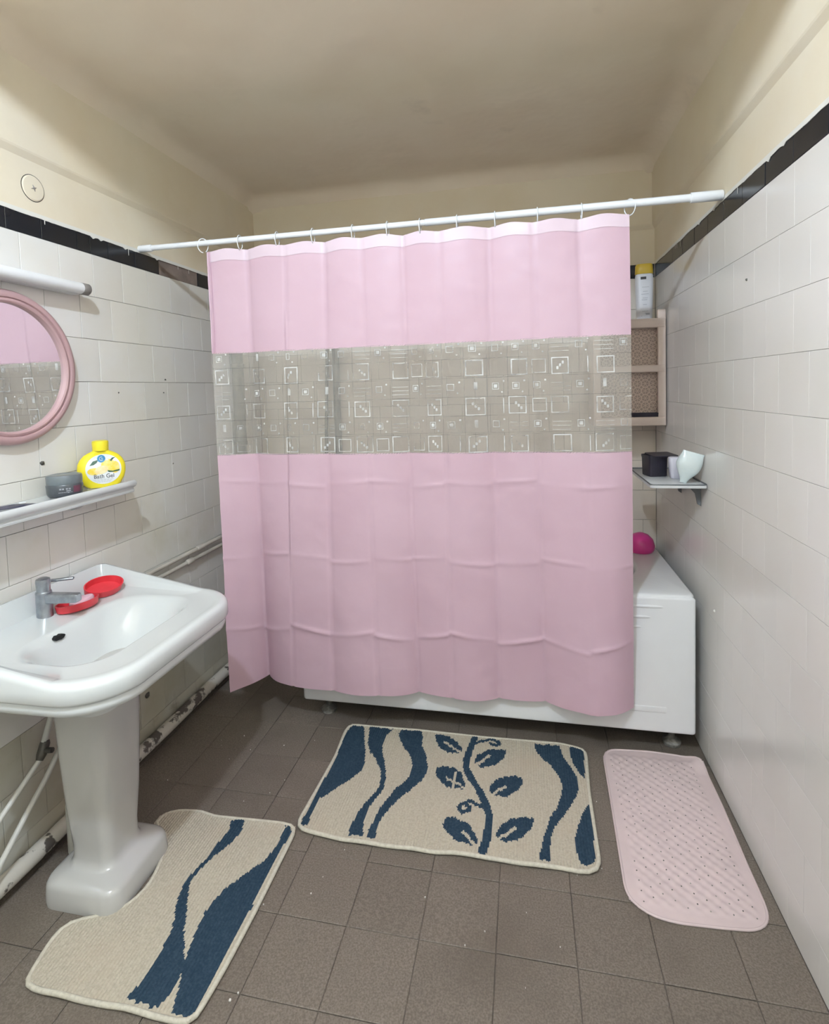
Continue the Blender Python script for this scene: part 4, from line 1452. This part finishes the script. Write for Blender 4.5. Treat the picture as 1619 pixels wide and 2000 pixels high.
def knit_rug(name, label, out, blue, light, strokes, cw, ch_, group):
    xs_ = [p[0] for p in out]
    ys_ = [p[1] for p in out]
    x0, x1, y0, y1 = min(xs_), max(xs_), min(ys_), max(ys_)
    cx, cy = (x0 + x1) / 2, (y0 + y1) / 2
    root = thing(name, label, 'rug', (cx, cy, 0), group)

    def relief(x, y):
        edge = sstep(y0 + .10, y0, y)
        return .0095 + edge * .004 * max(0, math.sin(x * 34 + 1)) + .0012 * noise.noise((x * 9, y * 9, 2))
    b = MB()
    nxx, nyy = int((x1 - x0) / cw) + 1, int((y1 - y0) / ch_) + 1
    idx = {}
    ns = len(out)
    # ring-shaped distance to the outline keeps the pile inside the binding

    def vid(i, j):
        k = (i, j)
        if k not in idx:
            x, y = x0 + i * cw, y0 + j * ch_ + (ch_ * .5 if (i // 2) % 2 else 0)
            b.v.append((x, y, relief(x, y) + (.0011 if i % 2 else -.0004) + .0005 * math.sin(j * 2.1 + i)))
            idx[k] = len(b.v) - 1
        return idx[k]
    rr = random.Random(5)
    jit = [rr.uniform(-1, 1) * .0042 for _ in range(nxx + 2)]
    boxes = [(min(p[0] for p in q_), max(p[0] for p in q_), min(p[1] for p in q_), max(p[1] for p in q_), q_) for q_ in blue]
    for i in range(nxx):
        for j in range(nyy):
            x = x0 + (i + .5) * cw
            y = y0 + (j + .5) * ch_ + (ch_ * .25 if (i // 2) % 2 else 0)
            if not inpoly((x, y), out):
                continue
            yy = y + jit[i // 2 * 2]
            isb = any(bx[0] <= x <= bx[1] and bx[2] <= yy <= bx[3] and inpoly((x, yy), bx[4]) for bx in boxes)
            if not isb:
                isb = any(segdist((x, yy), ln) < w_ for ln, w_ in strokes)
            if isb and any(segdist((x, yy), ln) < w_ for ln, w_ in light):
                isb = False
            b.f.append((vid(i, j), vid(i + 1, j), vid(i + 1, j + 1), vid(i, j + 1)))
            b.m.append(1 if isb else 0)
    b.build('pile', ['rug_cream', 'rug_blue'], root, 30)
    # binding
    bb = MB()
    pts = []
    for k in range(ns):
        p, q_ = out[k], out[(k + 1) % ns]
        L_ = math.hypot(q_[0] - p[0], q_[1] - p[1])
        m_ = max(1, int(L_ / .02))
        for s_ in range(m_):
            x, y = p[0] + (q_[0] - p[0]) * s_ / m_, p[1] + (q_[1] - p[1]) * s_ / m_
            pts.append((x, y, max(.0062, relief(x, y) - .0035)))
    sm = [tuple((pts[k - 1][c] + 2 * pts[k][c] + pts[(k + 1) % len(pts)][c]) / 4 for c in range(3)) for k in range(len(pts))]
    bb.tube(sm + [sm[0], sm[1]], .0062, 8)
    bb.build('binding', 'binding', root, 60)
    return root


leaves = [RUG[k] for k in ('A', 'B', 'C', 'D', 'E', 'F', 'L1', 'L2', 'L3', 'L4', 'L5', 'L6')]
knit_rug('bath_rug', 'rectangular cream rug with navy waves and leafy vine before the bathtub', RUG['out'], leaves,
         [(RUG[k], .0055) for k in ('v1', 'v2', 'v3', 'v3b', 'v4', 'v5', 'v6')],
         [(RUG['vine'], .0125), (RUG['t1'], .007), (RUG['t2'], .007)], .0045, .0055, 'knitted rug set')
knit_rug('contour_rug', 'cream contour rug with two navy waves curving around the sink pedestal', UMAT['out'], [UMAT['P'], UMAT['Q']], [], [], .0045, .0055, 'knitted rug set')

# pink rubber mat with a woven relief and small dark holes
b = MB()
xs_ = [p[0] for p in PMAT]
ys_ = [p[1] for p in PMAT]
x0, x1, y0, y1 = min(xs_), max(xs_), min(ys_), max(ys_)
cell = .004
idx = {}


def mat_z(x, y):
    px, py = (x - x0) / .0345, (y - y0) / .0345
    e = min(x - x0, x1 - x, y - y0, y1 - y)
    rel = .5 + .5 * math.sin(2 * PI * px) * math.cos(2 * PI * py)
    return .0035 + .0034 * rel * sstep(.030, .05, e) + .022 * sstep(2.03, 2.10, x) * sstep(1.98, 2.05, y)


for i in range(int((x1 - x0) / cell) + 1):
    for j in range(int((y1 - y0) / cell) + 1):
        x, y = x0 + (i + .5) * cell, y0 + (j + .5) * cell
        if not inpoly((x, y), PMAT):
            continue
        q_ = []
        for di, dj in ((0, 0), (1, 0), (1, 1), (0, 1)):
            k = (i + di, j + dj)
            if k not in idx:
                vx, vy = x0 + k[0] * cell, y0 + k[1] * cell
                b.v.append((vx, vy, mat_z(vx, vy)))
                idx[k] = len(b.v) - 1
            q_.append(idx[k])
        b.f.append(tuple(q_))
        b.m.append(0)
pmr = thing('rubber_mat', 'pale pink rubber anti-slip mat with woven texture beside the right wall', 'mat', ((x0 + x1) / 2, (y0 + y1) / 2, 0))
b.build('woven_field', 'mat_pink', pmr, 60)
bb = MB()
pts = []
for k in range(len(PMAT)):
    p, q_ = PMAT[k], PMAT[(k + 1) % len(PMAT)]
    m_ = max(1, int(math.hypot(q_[0] - p[0], q_[1] - p[1]) / .015))
    for s_ in range(m_):
        x, y = p[0] + (q_[0] - p[0]) * s_ / m_, p[1] + (q_[1] - p[1]) * s_ / m_
        pts.append((x, y))
for _ in range(2):
    pts = [((pts[k - 1][0] + 2 * pts[k][0] + pts[(k + 1) % len(pts)][0]) / 4, (pts[k - 1][1] + 2 * pts[k][1] + pts[(k + 1) % len(pts)][1]) / 4) for k in range(len(pts))]
bb.tube([(x, y, mat_z(x, y) - .0005) for x, y in pts + pts[:2]], .0036, 8)
bb.build('edge', 'mat_pink', pmr, 60)
hb = MB()
rr = random.Random(3)
for i in range(11):
    for j in range(20):
        x, y = x0 + .042 + i * .0345 * .8, y0 + .045 + j * .0345 * .9 + (i % 2) * .0155
        if x > x1 - .04 or y > y1 - .04 or rr.random() < .18:
            continue
        z = mat_z(x, y)
        hb.lathe([(.0022, z - .001), (.0020, z + .0006)], 6, Matrix.Translation((x, y, 0)))
ho = hb.build('drain_holes', 'foot', pmr)
ho['kind'] = 'stuff'
